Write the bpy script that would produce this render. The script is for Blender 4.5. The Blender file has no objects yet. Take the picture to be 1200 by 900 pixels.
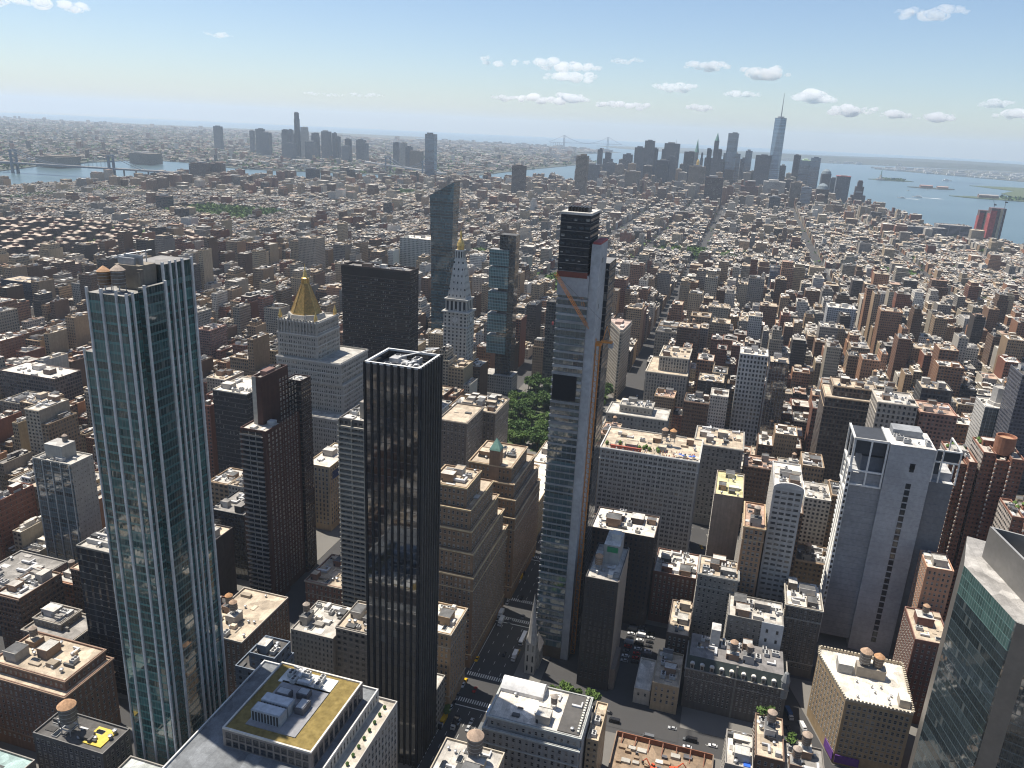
import bpy, math, random
from mathutils import Vector, Matrix
S = bpy.context.scene
COL = S.collection
R = math.radians
# ---------------------------------------------------------------- camera
cam_d = bpy.data.cameras.new('camera'); cam = bpy.data.objects.new('camera', cam_d); COL.objects.link(cam)
YAW, PITCH, ROLL = -0.276557599, 0.316781708, 0.0484584343
f = Vector((math.sin(YAW)*math.cos(PITCH), math.cos(YAW)*math.cos(PITCH), -math.sin(PITCH)))
r0 = Vector((math.cos(YAW), -math.sin(YAW), 0)); u0 = r0.cross(f)
r = math.cos(ROLL)*r0 + math.sin(ROLL)*u0; u = -math.sin(ROLL)*r0 + math.cos(ROLL)*u0
M = Matrix((r, u, -f)).transposed().to_4x4(); M.translation = Vector((22.39, 0.71, 301.66)); cam.matrix_world = M
cam_d.sensor_width = 36; cam_d.lens = 914.655/1200*36; cam_d.clip_start = 1; cam_d.clip_end = 120000
S.camera = cam
# ---------------------------------------------------------------- sky, sun, exposure
SUN_AZ, SUN_EL = R(-72), R(68)          # azimuth from +Y (downtown) towards +X
W = bpy.data.worlds.new('World'); S.world = W; W.use_nodes = True
wn = W.node_tree; bg = wn.nodes['Background']
sky = wn.nodes.new('ShaderNodeTexSky'); sky.sky_type = 'NISHITA'; sky.sun_disc = False
sky.sun_elevation = SUN_EL; sky.sun_rotation = SUN_AZ; sky.altitude = 0; sky.air_density = 0.88; sky.dust_density = 0.6; sky.ozone_density = 2.8
wn.links.new(sky.outputs[0], bg.inputs[0]); bg.inputs[1].default_value = 0.083
sd = bpy.data.lights.new('sun', 'SUN'); sd.energy = 4.7; sd.angle = R(0.5); sd.color = (1, .93, .82)
so = bpy.data.objects.new('sun', sd); COL.objects.link(so)
sv = Vector((math.sin(SUN_AZ)*math.cos(SUN_EL), math.cos(SUN_AZ)*math.cos(SUN_EL), math.sin(SUN_EL)))
so.rotation_euler = sv.to_track_quat('Z', 'Y').to_euler(); so.location = sv*900
S.view_settings.view_transform = 'Standard'; S.view_settings.look = 'None'; S.view_settings.gamma = 1
S.view_settings.exposure = 0.68; S.view_settings.use_curve_mapping = False
S.render.engine = 'CYCLES'
cy = S.cycles; cy.max_bounces = 7; cy.diffuse_bounces = 3; cy.glossy_bounces = 3; cy.transmission_bounces = 2; cy.volume_bounces = 7; cy.transparent_max_bounces = 6
cy.sample_clamp_indirect = 4; cy.use_denoising = True; cy.filter_width = 1.15; cy.use_adaptive_sampling = True; cy.adaptive_threshold = 0.015
try: cy.denoiser = 'OPENIMAGEDENOISE'
except Exception: pass
# ---------------------------------------------------------------- materials
class NT:
    ior = None
    def __init__(s, name):
        s.m = bpy.data.materials.new(name); s.m.use_nodes = True; s.t = s.m.node_tree; s.t.nodes.clear()
        s.out = s.t.nodes.new('ShaderNodeOutputMaterial')
    def n(s, typ, ins=(), **kw):
        x = s.t.nodes.new('ShaderNode'+typ)
        for k, v in kw.items(): setattr(x, k, v)
        for i, v in (ins.items() if isinstance(ins, dict) else enumerate(ins)):
            if v is None: continue
            if isinstance(v, bpy.types.NodeSocket): s.t.links.new(v, x.inputs[i])
            else: x.inputs[i].default_value = v
        return x
    def math(s, op, a, b=None, c=None): return s.n('Math', [a, b, c], operation=op).outputs[0]
    def mix(s, fac, a, b, bt='MIX'):
        x = s.t.nodes.new('ShaderNodeMix'); x.data_type = 'RGBA'; x.blend_type = bt; x.clamp_factor = True
        for i, v in ((0, fac), (6, a), (7, b)):
            if isinstance(v, bpy.types.NodeSocket): s.t.links.new(v, x.inputs[i])
            else: x.inputs[i].default_value = v if i == 0 or len(v) == 4 else (*v, 1)
        return x.outputs[2]
    def mixf(s, fac, a, b):
        x = s.t.nodes.new('ShaderNodeMix'); x.data_type = 'FLOAT'
        for i, v in ((0, fac), (2, a), (3, b)):
            if isinstance(v, bpy.types.NodeSocket): s.t.links.new(v, x.inputs[i])
            else: x.inputs[i].default_value = v
        return x.outputs[0]
    def attr(s, name): return s.n('Attribute', attribute_name=name)
    def bsdf(s, col, rough=.8, metal=0, spec=.4, normal=None):
        b = s.n('BsdfPrincipled')
        for k, v in (('Base Color', col), ('Roughness', rough), ('Metallic', metal), ('Specular IOR Level', spec), ('Normal', normal), ('IOR', s.ior)):
            if v is None: continue
            if isinstance(v, bpy.types.NodeSocket): s.t.links.new(v, b.inputs[k])
            else: b.inputs[k].default_value = (*v, 1) if k == 'Base Color' and len(v) == 3 else v
        s.t.links.new(b.outputs[0], s.out.inputs[0]); return s.m
    def noise(s, scale, detail=3, vec=None, rough=.6):
        return s.n('TexNoise', {'Vector': vec, 'Scale': scale, 'Detail': detail, 'Roughness': rough}).outputs[0]
    def pos(s): return s.n('NewGeometry').outputs['Position']
def rng_map(t, v, a, b, lo=.3, hi=.7):
    return t.n('MapRange', {0: v, 1: lo, 2: hi, 3: a, 4: b}).outputs[0]

def mat_facade(name, geo=False):
    """masonry wall carrying its own window grid, UV counted in bays and storeys"""
    t = NT(name); col = t.attr('col').outputs[0]
    P = t.pos()
    n1 = t.noise(.35, 4, P); n2 = t.noise(.02, 2, P)
    sp = t.n('Mapping', [P], vector_type='POINT'); sp.inputs['Scale'].default_value = (.8, .8, .04)
    st = t.noise(1., 3, sp.outputs[0])
    v = t.math('MULTIPLY', rng_map(t, n1, .86, 1.12), t.math('MULTIPLY', rng_map(t, n2, .88, 1.1), rng_map(t, st, .84, 1.1)))
    wall = t.n('VectorMath', [col, v], operation='SCALE'); wall.inputs[3].default_value = 1; t.t.links.new(v, wall.inputs[3]); wall = wall.outputs[0]
    uv = t.n('UVMap', uv_map='uv').outputs[0]
    wp = t.n('SeparateXYZ', [t.attr('wp').outputs['Vector']]).outputs
    cell = t.n('VectorMath', [uv], operation='FLOOR').outputs[0]; fr = t.n('SeparateXYZ', [t.n('VectorMath', [uv], operation='FRACTION').outputs[0]]).outputs
    dx = t.math('ABSOLUTE', t.math('SUBTRACT', fr[0], .5))
    hw = t.math('MULTIPLY', wp[0], .5)
    m = t.math('MULTIPLY', t.math('LESS_THAN', dx, hw), t.math('MULTIPLY', t.math('GREATER_THAN', fr[1], wp[1]), t.math('LESS_THAN', fr[1], wp[2])))
    sill = t.math('MULTIPLY', t.math('LESS_THAN', fr[1], .07), t.math('GREATER_THAN', wp[0], .01))
    wall = t.mix(t.math('MULTIPLY', sill, .3), wall, (.55, .52, .47))
    cx = t.n('VectorMath', [cell, t.n('VectorMath', [P, (.013, .013, 0)], operation='MULTIPLY').outputs[0]], operation='ADD').outputs[0]
    wnz = t.n('TexWhiteNoise', [t.n('VectorMath', [cell, t.attr('col').outputs[0]], operation='ADD').outputs[0]], noise_dimensions='3D').outputs[0]
    g = t.mix(t.math('GREATER_THAN', wnz, .9), (.018, .021, .026), (.16, .155, .14))
    g = t.mix(t.math('LESS_THAN', wnz, .22), g, (.04, .05, .06))
    c = t.mix(m, wall, g)
    bmp = t.n('Bump', {'Strength': .8, 'Distance': .3, 'Height': t.math('SUBTRACT', 1, m)}).outputs[0]
    acu = t.math('MULTIPLY', t.math('MULTIPLY', m, t.math('LESS_THAN', fr[1], t.math('ADD', wp[1], .13))), t.math('MULTIPLY', t.math('LESS_THAN', dx, t.math('MULTIPLY', hw, .6)), t.math('GREATER_THAN', t.math('FRACT', t.math('MULTIPLY', wnz, 17.3)), .72)))
    c = t.mix(acu, c, (.30, .29, .27))
    return t.bsdf(c, t.mixf(m, .88, .16), 0, t.mixf(m, .2, .5), bmp)

def mat_glass(name, rough=.05, wav=.007):
    """curtain wall: UV counted in panes and storeys; wp = mullion share, spandrel share, unused"""
    t = NT(name); col = t.attr('col').outputs[0]; P = t.pos()
    uv = t.n('UVMap', uv_map='uv').outputs[0]; wp = t.n('SeparateXYZ', [t.attr('wp').outputs['Vector']]).outputs
    cell = t.n('VectorMath', [uv], operation='FLOOR').outputs[0]; fr = t.n('SeparateXYZ', [t.n('VectorMath', [uv], operation='FRACTION').outputs[0]]).outputs
    wn_ = t.n('TexWhiteNoise', [cell], noise_dimensions='3D'); rnd = wn_.outputs[0]
    mul = t.math('LESS_THAN', fr[0], wp[0]); spn = t.math('LESS_THAN', fr[1], wp[1])
    row = t.n('TexWhiteNoise', [t.n('SeparateXYZ', [cell]).outputs[1]], noise_dimensions='1D')
    t.t.links.new(t.n('SeparateXYZ', [cell]).outputs[1], row.inputs['W'])
    k = t.math('MULTIPLY', rng_map(t, rnd, .8, 1.2, 0, 1), rng_map(t, row.outputs[0], .55, 1.5, 0, 1))
    base = t.n('VectorMath', [col], operation='SCALE'); t.t.links.new(k, base.inputs[3]); base = base.outputs[0]
    lit = t.math('GREATER_THAN', rnd, .97)
    base = t.mix(t.math('MULTIPLY', lit, .4), base, (.16, .17, .16))
    sp2 = t.n('VectorMath', [col], operation='SCALE'); sp2.inputs[3].default_value = 2.1
    base = t.mix(spn, base, sp2.outputs[0])
    base = t.mix(mul, base, t.attr('mul').outputs[0])
    nz = t.n('TexNoise', {'Vector': t.n('VectorMath', [P, t.n('VectorMath', [wn_.outputs[1], (30, 30, 30)], operation='MULTIPLY').outputs[0]], operation='ADD').outputs[0], 'Scale': .12, 'Detail': 1.0})
    jit = t.n('VectorMath', [t.n('VectorMath', [nz.outputs[1], (.5, .5, .5)], operation='SUBTRACT').outputs[0], (wav*5,)*3], operation='MULTIPLY').outputs[0]
    j2 = t.n('VectorMath', [t.n('VectorMath', [wn_.outputs[1], (.5, .5, .5)], operation='SUBTRACT').outputs[0], (wav,)*3], operation='MULTIPLY').outputs[0]
    N = t.n('VectorMath', [t.n('NewGeometry').outputs['Normal'], t.n('VectorMath', [jit, j2], operation='ADD').outputs[0]], operation='ADD').outputs[0]
    N = t.n('VectorMath', [N], operation='NORMALIZE').outputs[0]
    t.ior = 2.1; solid = t.math('MAXIMUM', mul, t.math('MULTIPLY', spn, .35))
    return t.bsdf(base, t.mixf(solid, rough, .5), 0, t.mixf(solid, .6, .2), N)

def mat_attr(name, rough=.85, metal=0, spec=.3, n_lo=.82, n_hi=1.12, sc=.5):
    t = NT(name); col = t.attr('col').outputs[0]; P = t.pos()
    v = t.math('MULTIPLY', rng_map(t, t.noise(sc, 5, P), n_lo, n_hi), rng_map(t, t.noise(sc*.12, 2, P), n_lo, n_hi))
    c = t.n('VectorMath', [col], operation='SCALE'); t.t.links.new(v, c.inputs[3])
    return t.bsdf(c.outputs[0], rough, metal, spec)

def mat_roof(name):
    t = NT(name); col = t.attr('col').outputs[0]; P = t.pos()
    v1 = t.n('TexVoronoi', {'Vector': P, 'Scale': .16, 'Randomness': 1.}, feature='F1'); pat = t.n('SeparateXYZ', [v1.outputs['Color']]).outputs[0]
    a = rng_map(t, t.noise(.25, 5, P), .72, 1.25); b = rng_map(t, t.noise(1.6, 3, P), .85, 1.1)
    k = t.math('MULTIPLY', t.math('MULTIPLY', a, b), rng_map(t, pat, .7, 1.12, 0, 1))
    c = t.n('VectorMath', [col], operation='SCALE'); t.t.links.new(k, c.inputs[3])
    sp = t.n('SeparateXYZ', [P]).outputs
    seam = t.math('LESS_THAN', t.math('FRACT', t.math('MULTIPLY', sp[0], .31)), .06)
    c = t.mix(t.math('MULTIPLY', seam, .25), c.outputs[0], (.1, .1, .1))
    return t.bsdf(c, .85, 0, .25)

def mat_flat(name, c, rough=.7, metal=0, spec=.4, var=.15, sc=.8):
    t = NT(name); v = rng_map(t, t.noise(sc, 4, t.pos()), 1-var, 1+var)
    x = t.n('VectorMath', [(*c,)], operation='SCALE'); t.t.links.new(v, x.inputs[3]); return t.bsdf(x.outputs[0], rough, metal, spec)

def mat_leaf(name, a, b):
    t = NT(name); P = t.pos()
    c = t.mix(rng_map(t, t.noise(.5, 3, P), 0, 1), a, b); c = t.mix(rng_map(t, t.noise(.06, 2, P), 0, .6), c, tuple(x*.55 for x in b))
    m = t.bsdf(c, .75, 0, .2); return m

def mat_water(name):
    t = NT(name); P = t.pos()
    mp = t.n('Mapping', [P]); mp.inputs['Scale'].default_value = (.02, .05, .05); mp.inputs['Rotation'].default_value = (0, 0, .5)
    h = t.math('ADD', t.noise(1., 4, mp.outputs[0]), t.math('MULTIPLY', t.noise(.0016, 3, P), 2.))
    bmp = t.n('Bump', {'Strength': .35, 'Distance': 4., 'Height': h}).outputs[0]
    c = t.mix(rng_map(t, t.noise(.0009, 3, P), 0, 1), (.05, .09, .105), (.075, .125, .14))
    return t.bsdf(c, .28, 0, .5, bmp)

def mat_ground(name, a, b, c, s1=.002, s2=.03):
    t = NT(name); P = t.pos()
    x = t.mix(rng_map(t, t.noise(s1, 4, P), 0, 1), a, b); x = t.mix(rng_map(t, t.noise(s2, 4, P), 0, .7), x, c)
    return t.bsdf(x, .9, 0, .2)

def mat_varied(name, a, b, rough):
    t = NT(name); k = t.n('ObjectInfo').outputs['Random']; c = t.mix(k, a, b); v = rng_map(t, t.noise(.9, 4, t.pos()), .7, 1.2); x = t.n('VectorMath', [c], operation='SCALE'); t.t.links.new(v, x.inputs[3]); return t.bsdf(x.outputs[0], rough, 0, .2)
MT = dict(
    facade=mat_facade('masonry_facade'), glass=mat_glass('curtain_wall_glass'), plain=mat_attr('plain_wall'), roof=mat_roof('roof_membrane'),
    metal=mat_attr('painted_metal', .45, .3, .5, .9, 1.08), gold=mat_flat('gold_leaf_tiles', (.60, .40, .13), .38, .55, .5, .3, .6), copper=mat_flat('verdigris_copper', (.16, .30, .25), .7),
    pane=mat_flat('window_glass', (.018, .022, .028), .1, 0, .6, .3, .3), blind=mat_flat('window_blind', (.22, .21, .19), .4, 0, .5),
    frame=mat_flat('window_frame', (.30, .28, .25), .7), darkframe=mat_flat('dark_frame', (.04, .04, .045), .5, .2),
    wood=mat_varied('tank_cedar', (.21, .14, .09), (.15, .14, .13), .9), cone=mat_varied('tank_roof_ply', (.46, .25, .12), (.34, .30, .26), .85),
    steel=mat_flat('galvanised_steel', (.34, .35, .36), .45, .5), dark=mat_flat('black_steel', (.025, .025, .028), .5), white=mat_flat('white_paint', (.76, .75, .72), .6),
    asphalt=mat_ground('asphalt', (.045, .045, .047), (.07, .068, .066), (.055, .054, .055), .02, .4), pave=mat_ground('paving', (.17, .163, .15), (.12, .115, .108), (.15, .142, .13), .02, .3),
    paint=mat_flat('road_paint', (.62, .62, .58), .7), leaf=mat_leaf('leaves', (.075, .135, .028), (.12, .19, .05)), leaf2=mat_leaf('dark_leaves', (.045, .095, .025), (.085, .14, .04)), bark=mat_flat('bark', (.10, .08, .06), .9),
    water=mat_water('harbour_water'), land=mat_ground('city_ground', (.07, .075, .065), (.045, .058, .035), (.11, .105, .095), .0016, .01),
    farland=mat_ground('wooded_hill', (.028, .042, .032), (.045, .058, .045), (.08, .08, .075), .0006, .004), grass=mat_ground('lawn', (.05, .085, .03), (.07, .10, .045), (.10, .10, .065), .01, .2),
    orange=mat_flat('orange_steel', (.55, .22, .05), .55), sedum=mat_flat('brown_sedum', (.20, .15, .055), .95, 0, .1, .3, .4), red=mat_flat('red_mesh', (.36, .085, .08), .7, 0, .3, .35, .1),
    car=mat_attr('car_paint', .25, .1, .5, .95, 1.05), crowd=mat_attr('clothing', .8),
)
# ---------------------------------------------------------------- mesh builder and scene tree helpers
CAM = Vector((22.39, 0.71, 301.66)); FPX = 914.655
def project(x, y, z):
    d = Vector((x, y, z)) - CAM; k = d.dot(f)
    if k < 1: return None
    return 600 + FPX*d.dot(r)/k, 450 - FPX*d.dot(u)/k, k
class MB:
    def __init__(s): s.v = []; s.f = []; s.m = []; s.c = []; s.w = []; s.l = []; s.uv = []; s.mats = []
    def mi(s, k):
        if k not in s.mats: s.mats.append(k)
        return s.mats.index(k)
    def face(s, pts, mat, col=(.5, .5, .5), wp=(0, 0, 0), uv=None, mul=(.5, .5, .5)):
        b = len(s.v); s.v += pts; s.f.append(tuple(range(b, b+len(pts)))); s.m.append(s.mi(mat)); s.c.append(col); s.w.append(wp); s.l.append(mul)
        s.uv += uv if uv else [(p[0], p[1]) for p in pts]
    def wall(s, a, b, z0, z1, st):
        L = math.hypot(b[0]-a[0], b[1]-a[1]); nb = max(1, round(L/st.get('bay', 3))); nf = max(1, round((z1-z0)/st.get('fl', 3.6)))
        ou = int(a[0]*1.7+a[1]) % 97; ov = int(z0) % 13
        s.face([(a[0], a[1], z0), (b[0], b[1], z0), (b[0], b[1], z1), (a[0], a[1], z1)], st['mat'], st['col'], st.get('wp', (0, 0, 0)),
               [(ou, ov), (ou+nb, ov), (ou+nb, ov+nf), (ou, ov+nf)], st.get('mul', (.5, .5, .5)))
    def prism(s, poly, z0, z1, st, top=None, bottom=False, sides=None):
        n = len(poly)
        for i in range(n):
            q = sides[i] if sides and sides[i] is not None else st
            if q: s.wall(poly[i], poly[(i+1) % n], z0, z1, q)
        if top: s.face([(p[0], p[1], z1) for p in poly], top[0], top[1])
        if bottom: s.face([(p[0], p[1], z0) for p in poly[::-1]], st['mat'], st['col'])
    def box(s, x0, y0, x1, y1, z0, z1, st, top=None, bottom=False, sides=None):
        """sides: north(-y), west(+x), south(+y), east(-x)"""
        s.prism([(x0, y0), (x1, y0), (x1, y1), (x0, y1)], z0, z1, st, top or (st['mat'] if st['mat'] in ('plain', 'roof') else 'plain', st['col']), bottom, sides)
    def bx(s, x0, y0, x1, y1, z0, z1, mat='plain', col=(.4, .4, .4)):
        s.box(x0, y0, x1, y1, z0, z1, dict(mat=mat, col=col), (mat, col), True)
    def shell(s, x0, y0, x1, y1, z0, h, st, sides=None, pa=1., th=.45, cap=None):
        """outer walls rising into a parapet, its coping and inner faces; the roof is another mesh"""
        s.prism([(x0, y0), (x1, y0), (x1, y1), (x0, y1)], z0, h, st, None, False, sides)
        c = cap or st['col']; q = dict(mat='plain', col=c); t = h+pa
        s.prism([(x0, y0), (x1, y0), (x1, y1), (x0, y1)], h, t, q)
        a, b, cc, d = x0+th, y0+th, x1-th, y1-th
        for P in ([(x0, y0), (x1, y0), (cc, b), (a, b)], [(x1, y0), (x1, y1), (cc, d), (cc, b)], [(x1, y1), (x0, y1), (a, d), (cc, d)], [(x0, y1), (x0, y0), (a, b), (a, d)]):
            s.face([(p[0], p[1], t) for p in P], 'plain', tuple(min(.75, k*1.15+.03) for k in c))
        for A, B in (((cc, b), (a, b)), ((cc, d), (cc, b)), ((a, d), (cc, d)), ((a, b), (a, d))): s.wall(A, B, h-.05, t, q)
    def lathe(s, cx, cy, prof, mat, col=(.5, .5, .5), n=12, cap=True, rot=0, sx=1, sy=1):
        ring = [[(cx+sx*rr*math.cos(rot+2*math.pi*i/n), cy+sy*rr*math.sin(rot+2*math.pi*i/n), z) for i in range(n)] for rr, z in prof]
        for k in range(len(prof)-1):
            for i in range(n):
                j = (i+1) % n; s.face([ring[k][i], ring[k][j], ring[k+1][j], ring[k+1][i]], mat, col)
        if cap: s.face(ring[-1], mat, col); s.face(ring[0][::-1], mat, col)
    def tube(s, a, b, ra, rb, mat, col=(.5, .5, .5), n=6):
        a = Vector(a); b = Vector(b); d = (b-a).normalized(); e = d.orthogonal().normalized(); g = d.cross(e)
        A = [a+ra*(math.cos(2*math.pi*i/n)*e+math.sin(2*math.pi*i/n)*g) for i in range(n)]; B = [b+rb*(math.cos(2*math.pi*i/n)*e+math.sin(2*math.pi*i/n)*g) for i in range(n)]
        for i in range(n):
            j = (i+1) % n; s.face([tuple(A[i]), tuple(A[j]), tuple(B[j]), tuple(B[i])], mat, col)
        s.face([tuple(p) for p in B], mat, col); s.face([tuple(p) for p in A[::-1]], mat, col)
    def mesh(s, name, off=(0, 0, 0)):
        me = bpy.data.meshes.new(name)
        me.from_pydata([(p[0]-off[0], p[1]-off[1], p[2]-off[2]) for p in s.v], [], s.f)
        for k in s.mats: me.materials.append(MT[k])
        me.polygons.foreach_set('material_index', s.m)
        A = me.attributes.new('col', 'FLOAT_COLOR', 'FACE'); A.data.foreach_set('color', [x for c in s.c for x in (c[0], c[1], c[2], 1)])
        if 'facade' in s.mats or 'glass' in s.mats:
            A = me.attributes.new('wp', 'FLOAT_VECTOR', 'FACE'); A.data.foreach_set('vector', [x for c in s.w for x in c])
            A = me.attributes.new('mul', 'FLOAT_COLOR', 'FACE'); A.data.foreach_set('color', [x for c in s.l for x in (c[0], c[1], c[2], 1)])
            U = me.uv_layers.new(name='uv'); U.data.foreach_set('uv', [x for c in s.uv for x in c])
        me.update(); return me
    def build(s, name, parent=None):
        off = world_loc(parent) if parent else (0, 0, 0)
        o = bpy.data.objects.new(name, s.mesh(name, off)); COL.objects.link(o)
        if parent: o.parent = parent
        return o
def world_loc(o):
    v = Vector((0, 0, 0))
    while o: v += o.location; o = o.parent
    return v
def tag(o, label=None, cat=None, group=None, kind=None):
    for k, v in (('label', label), ('category', cat), ('group', group), ('kind', kind)):
        if v: o[k] = v
    return o
def thing(name, loc, label, cat, group=None, rz=0):
    o = bpy.data.objects.new(name, None); o.location = loc; o.rotation_euler.z = rz; o.empty_display_size = 2; COL.objects.link(o); return tag(o, label, cat, group)
def copy_at(src, parent, loc, rz=0, sc=None, name=None):
    o = src.copy(); COL.objects.link(o); o.parent = parent; o.location = Vector(loc)-(world_loc(parent) if parent else Vector()); o.rotation_euler = (0, 0, rz)
    if sc is not None: o.scale = sc if hasattr(sc, '__len__') else (sc,)*3
    return o
def copy_tree(o, loc, rz=0, sc=1, label=None, group=None):
    c = o.copy(); COL.objects.link(c); c.location = loc; c.rotation_euler = (0, 0, rz); c.scale = sc if hasattr(sc, '__len__') else (sc,)*3
    if label: c['label'] = label
    if group: c['group'] = group
    for a in o.children:
        b = a.copy(); COL.objects.link(b); b.parent = c
        for e in a.children:
            d = e.copy(); COL.objects.link(d); d.parent = b
    return c
def new_mesh_obj(name, me, parent, loc, rz=0, sc=(1, 1, 1)):
    o = bpy.data.objects.new(name, me); COL.objects.link(o); o.parent = parent
    o.location = Vector(loc)-(world_loc(parent) if parent else Vector()); o.rotation_euler.z = rz; o.scale = sc; return o
# ------------------------------------------------ shared small parts
def window_mesh(pane, blind=0, frame='frame'):
    b = MB()
    for x0, x1, z0, z1 in ((-.5, -.42, -.5, .5), (.42, .5, -.5, .5), (-.42, .42, .44, .5), (-.42, .42, -.5, -.44), (-.42, .42, -.03, .03)):
        b.bx(x0, -.10, x1, 0, z0, z1, frame)
    b.bx(-.56, -.22, .56, 0, -.57, -.5, frame)
    b.face([(-.42, -.04, -.44), (.42, -.04, -.44), (.42, -.04, .44), (-.42, -.04, .44)], pane)
    if blind: b.face([(-.42, -.05, .44-blind*.85), (.42, -.05, .44-blind*.85), (.42, -.05, .44), (-.42, -.05, .44)], 'blind')
    return b
WIN = [window_mesh('pane'), window_mesh('pane', .5), window_mesh('pane', .25), window_mesh('pane', 0, 'darkframe'), window_mesh('pane', .8)]
WINM = [w.mesh('window') for w in WIN]
def hang(lst, face, a0, a1, at, z0, z1, bay, fl, ww, wh, frame=0, pair=0, rows=None):
    """collect windows on a wall: face N at y=at (a along x), W at x=at or E at x=at (a along y)"""
    nb = max(1, round((a1-a0)/bay)); nf = max(1, round((z1-z0)/fl)); rz = {'N': 0, 'W': R(90), 'E': R(-90)}[face]
    rg = random.Random(int(at*7+z0*3+a0))
    for i in range(nb):
        for j in range(nf):
            z = z0+(j+.5)*(z1-z0)/nf
            for dx in ((-pair, pair) if pair else (0,)):
                a = a0+(i+.5)*(a1-a0)/nb+dx
                v = 3 if frame else rg.choice((0, 0, 0, 1, 2, 4))
                lst.append(((a, at, z) if face == 'N' else (at, a, z), rz, ww, wh, v))
def put_windows(root, lst, cap=100, name='window'):
    lst.sort(key=lambda w: (Vector(w[0])-CAM).length)
    for p, rz, w, h, v in lst[:cap]: new_mesh_obj(name, WINM[v], root, p, rz, (w, 1, h))
    if len(lst) > cap:
        b = MB()
        for p, rz, w, h, v in lst[cap:]:
            c, s_ = math.cos(rz), math.sin(rz); src = WIN[v]
            pts = [(p[0]+c*q[0]*w-s_*q[1], p[1]+s_*q[0]*w+c*q[1], p[2]+q[2]*h) for q in src.v]
            for fc, m in zip(src.f, src.m): b.face([pts[k] for k in fc], src.mats[m])
        o = b.build(name, root); o['kind'] = 'stuff'
def tank_parts():
    b = MB(); b.lathe(0, 0, [(1.75, 3.2), (1.8, 7.2)], 'wood', n=14)
    for z in (3.8, 4.8, 5.8, 6.7): b.lathe(0, 0, [(1.83, z), (1.83, z+.12)], 'steel', n=14, cap=False)
    c = MB(); c.lathe(0, 0, [(2.0, 7.15), (1.2, 7.9), (.12, 8.7)], 'cone', n=14)
    d = MB()
    for x, y in ((1.2, 1.2), (-1.2, 1.2), (1.2, -1.2), (-1.2, -1.2)): d.tube((x, y, 0), (x*.9, y*.9, 3.2), .13, .13, 'steel', n=5)
    for z in (1.2, 3.05): d.bx(-1.5, -1.3, 1.5, -1.1, z, z+.18, 'steel'); d.bx(-1.5, 1.1, 1.5, 1.3, z, z+.18, 'steel'); d.bx(-1.3, -1.1, -1.1, 1.1, z, z+.18, 'steel'); d.bx(1.1, -1.1, 1.3, 1.1, z, z+.18, 'steel')
    return b.mesh('water_tank'), c.mesh('tank_roof'), d.mesh('tank_stand')
TANK = tank_parts()
def water_tank(root, x, y, z, s=1.):
    o = new_mesh_obj('water_tank', TANK[0], root, (x, y, z), 0, (s,)*3)
    for n_, m in (('tank_roof', TANK[1]), ('tank_stand', TANK[2])):
        c = bpy.data.objects.new(n_, m); COL.objects.link(c); c.parent = o
    return o
def ac_mesh(k):
    b = MB()
    if k == 0:
        b.bx(-1.5, -1, 1.5, 1, .3, 2.0, 'plain', (.42, .42, .41)); b.bx(-1.3, -.8, -1.1, .8, 0, .3, 'steel'); b.bx(1.1, -.8, 1.3, .8, 0, .3, 'steel')
        b.lathe(-.7, 0, [(.6, 2.0), (.6, 2.2)], 'dark', n=10); b.lathe(.7, 0, [(.6, 2.0), (.6, 2.2)], 'dark', n=10)
    elif k == 1:
        b.bx(-2.6, -.6, 2.6, .6, .5, 1.5, 'plain', (.5, .5, .5)); b.bx(1.8, .6, 2.6, 3.4, .5, 1.5, 'plain', (.5, .5, .5)); b.bx(-2.4, -.3, -2.2, .3, 0, .5, 'steel'); b.bx(2.0, 2.6, 2.2, 2.9, 0, .5, 'steel')
    elif k == 2:
        b.lathe(0, 0, [(.5, 0), (.5, 1.1), (.8, 1.2), (.8, 1.7), (.3, 1.9)], 'steel', n=10)
    else:
        b.bx(-1.6, -1.1, 1.6, 1.1, 0, .6, 'plain', (.55, .54, .5)); b.face([(-1.5, -1, .62), (1.5, -1, .62), (1.5, 0, 1.1), (-1.5, 0, 1.1)], 'pane'); b.face([(1.5, 1, .62), (-1.5, 1, .62), (-1.5, 0, 1.1), (1.5, 0, 1.1)], 'pane')
    return b.mesh(('air_handler', 'air_duct', 'roof_vent', 'skylight')[k])
ACM = [ac_mesh(k) for k in range(4)]; ACN = ('air_handler', 'air_duct', 'roof_vent', 'skylight')
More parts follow.
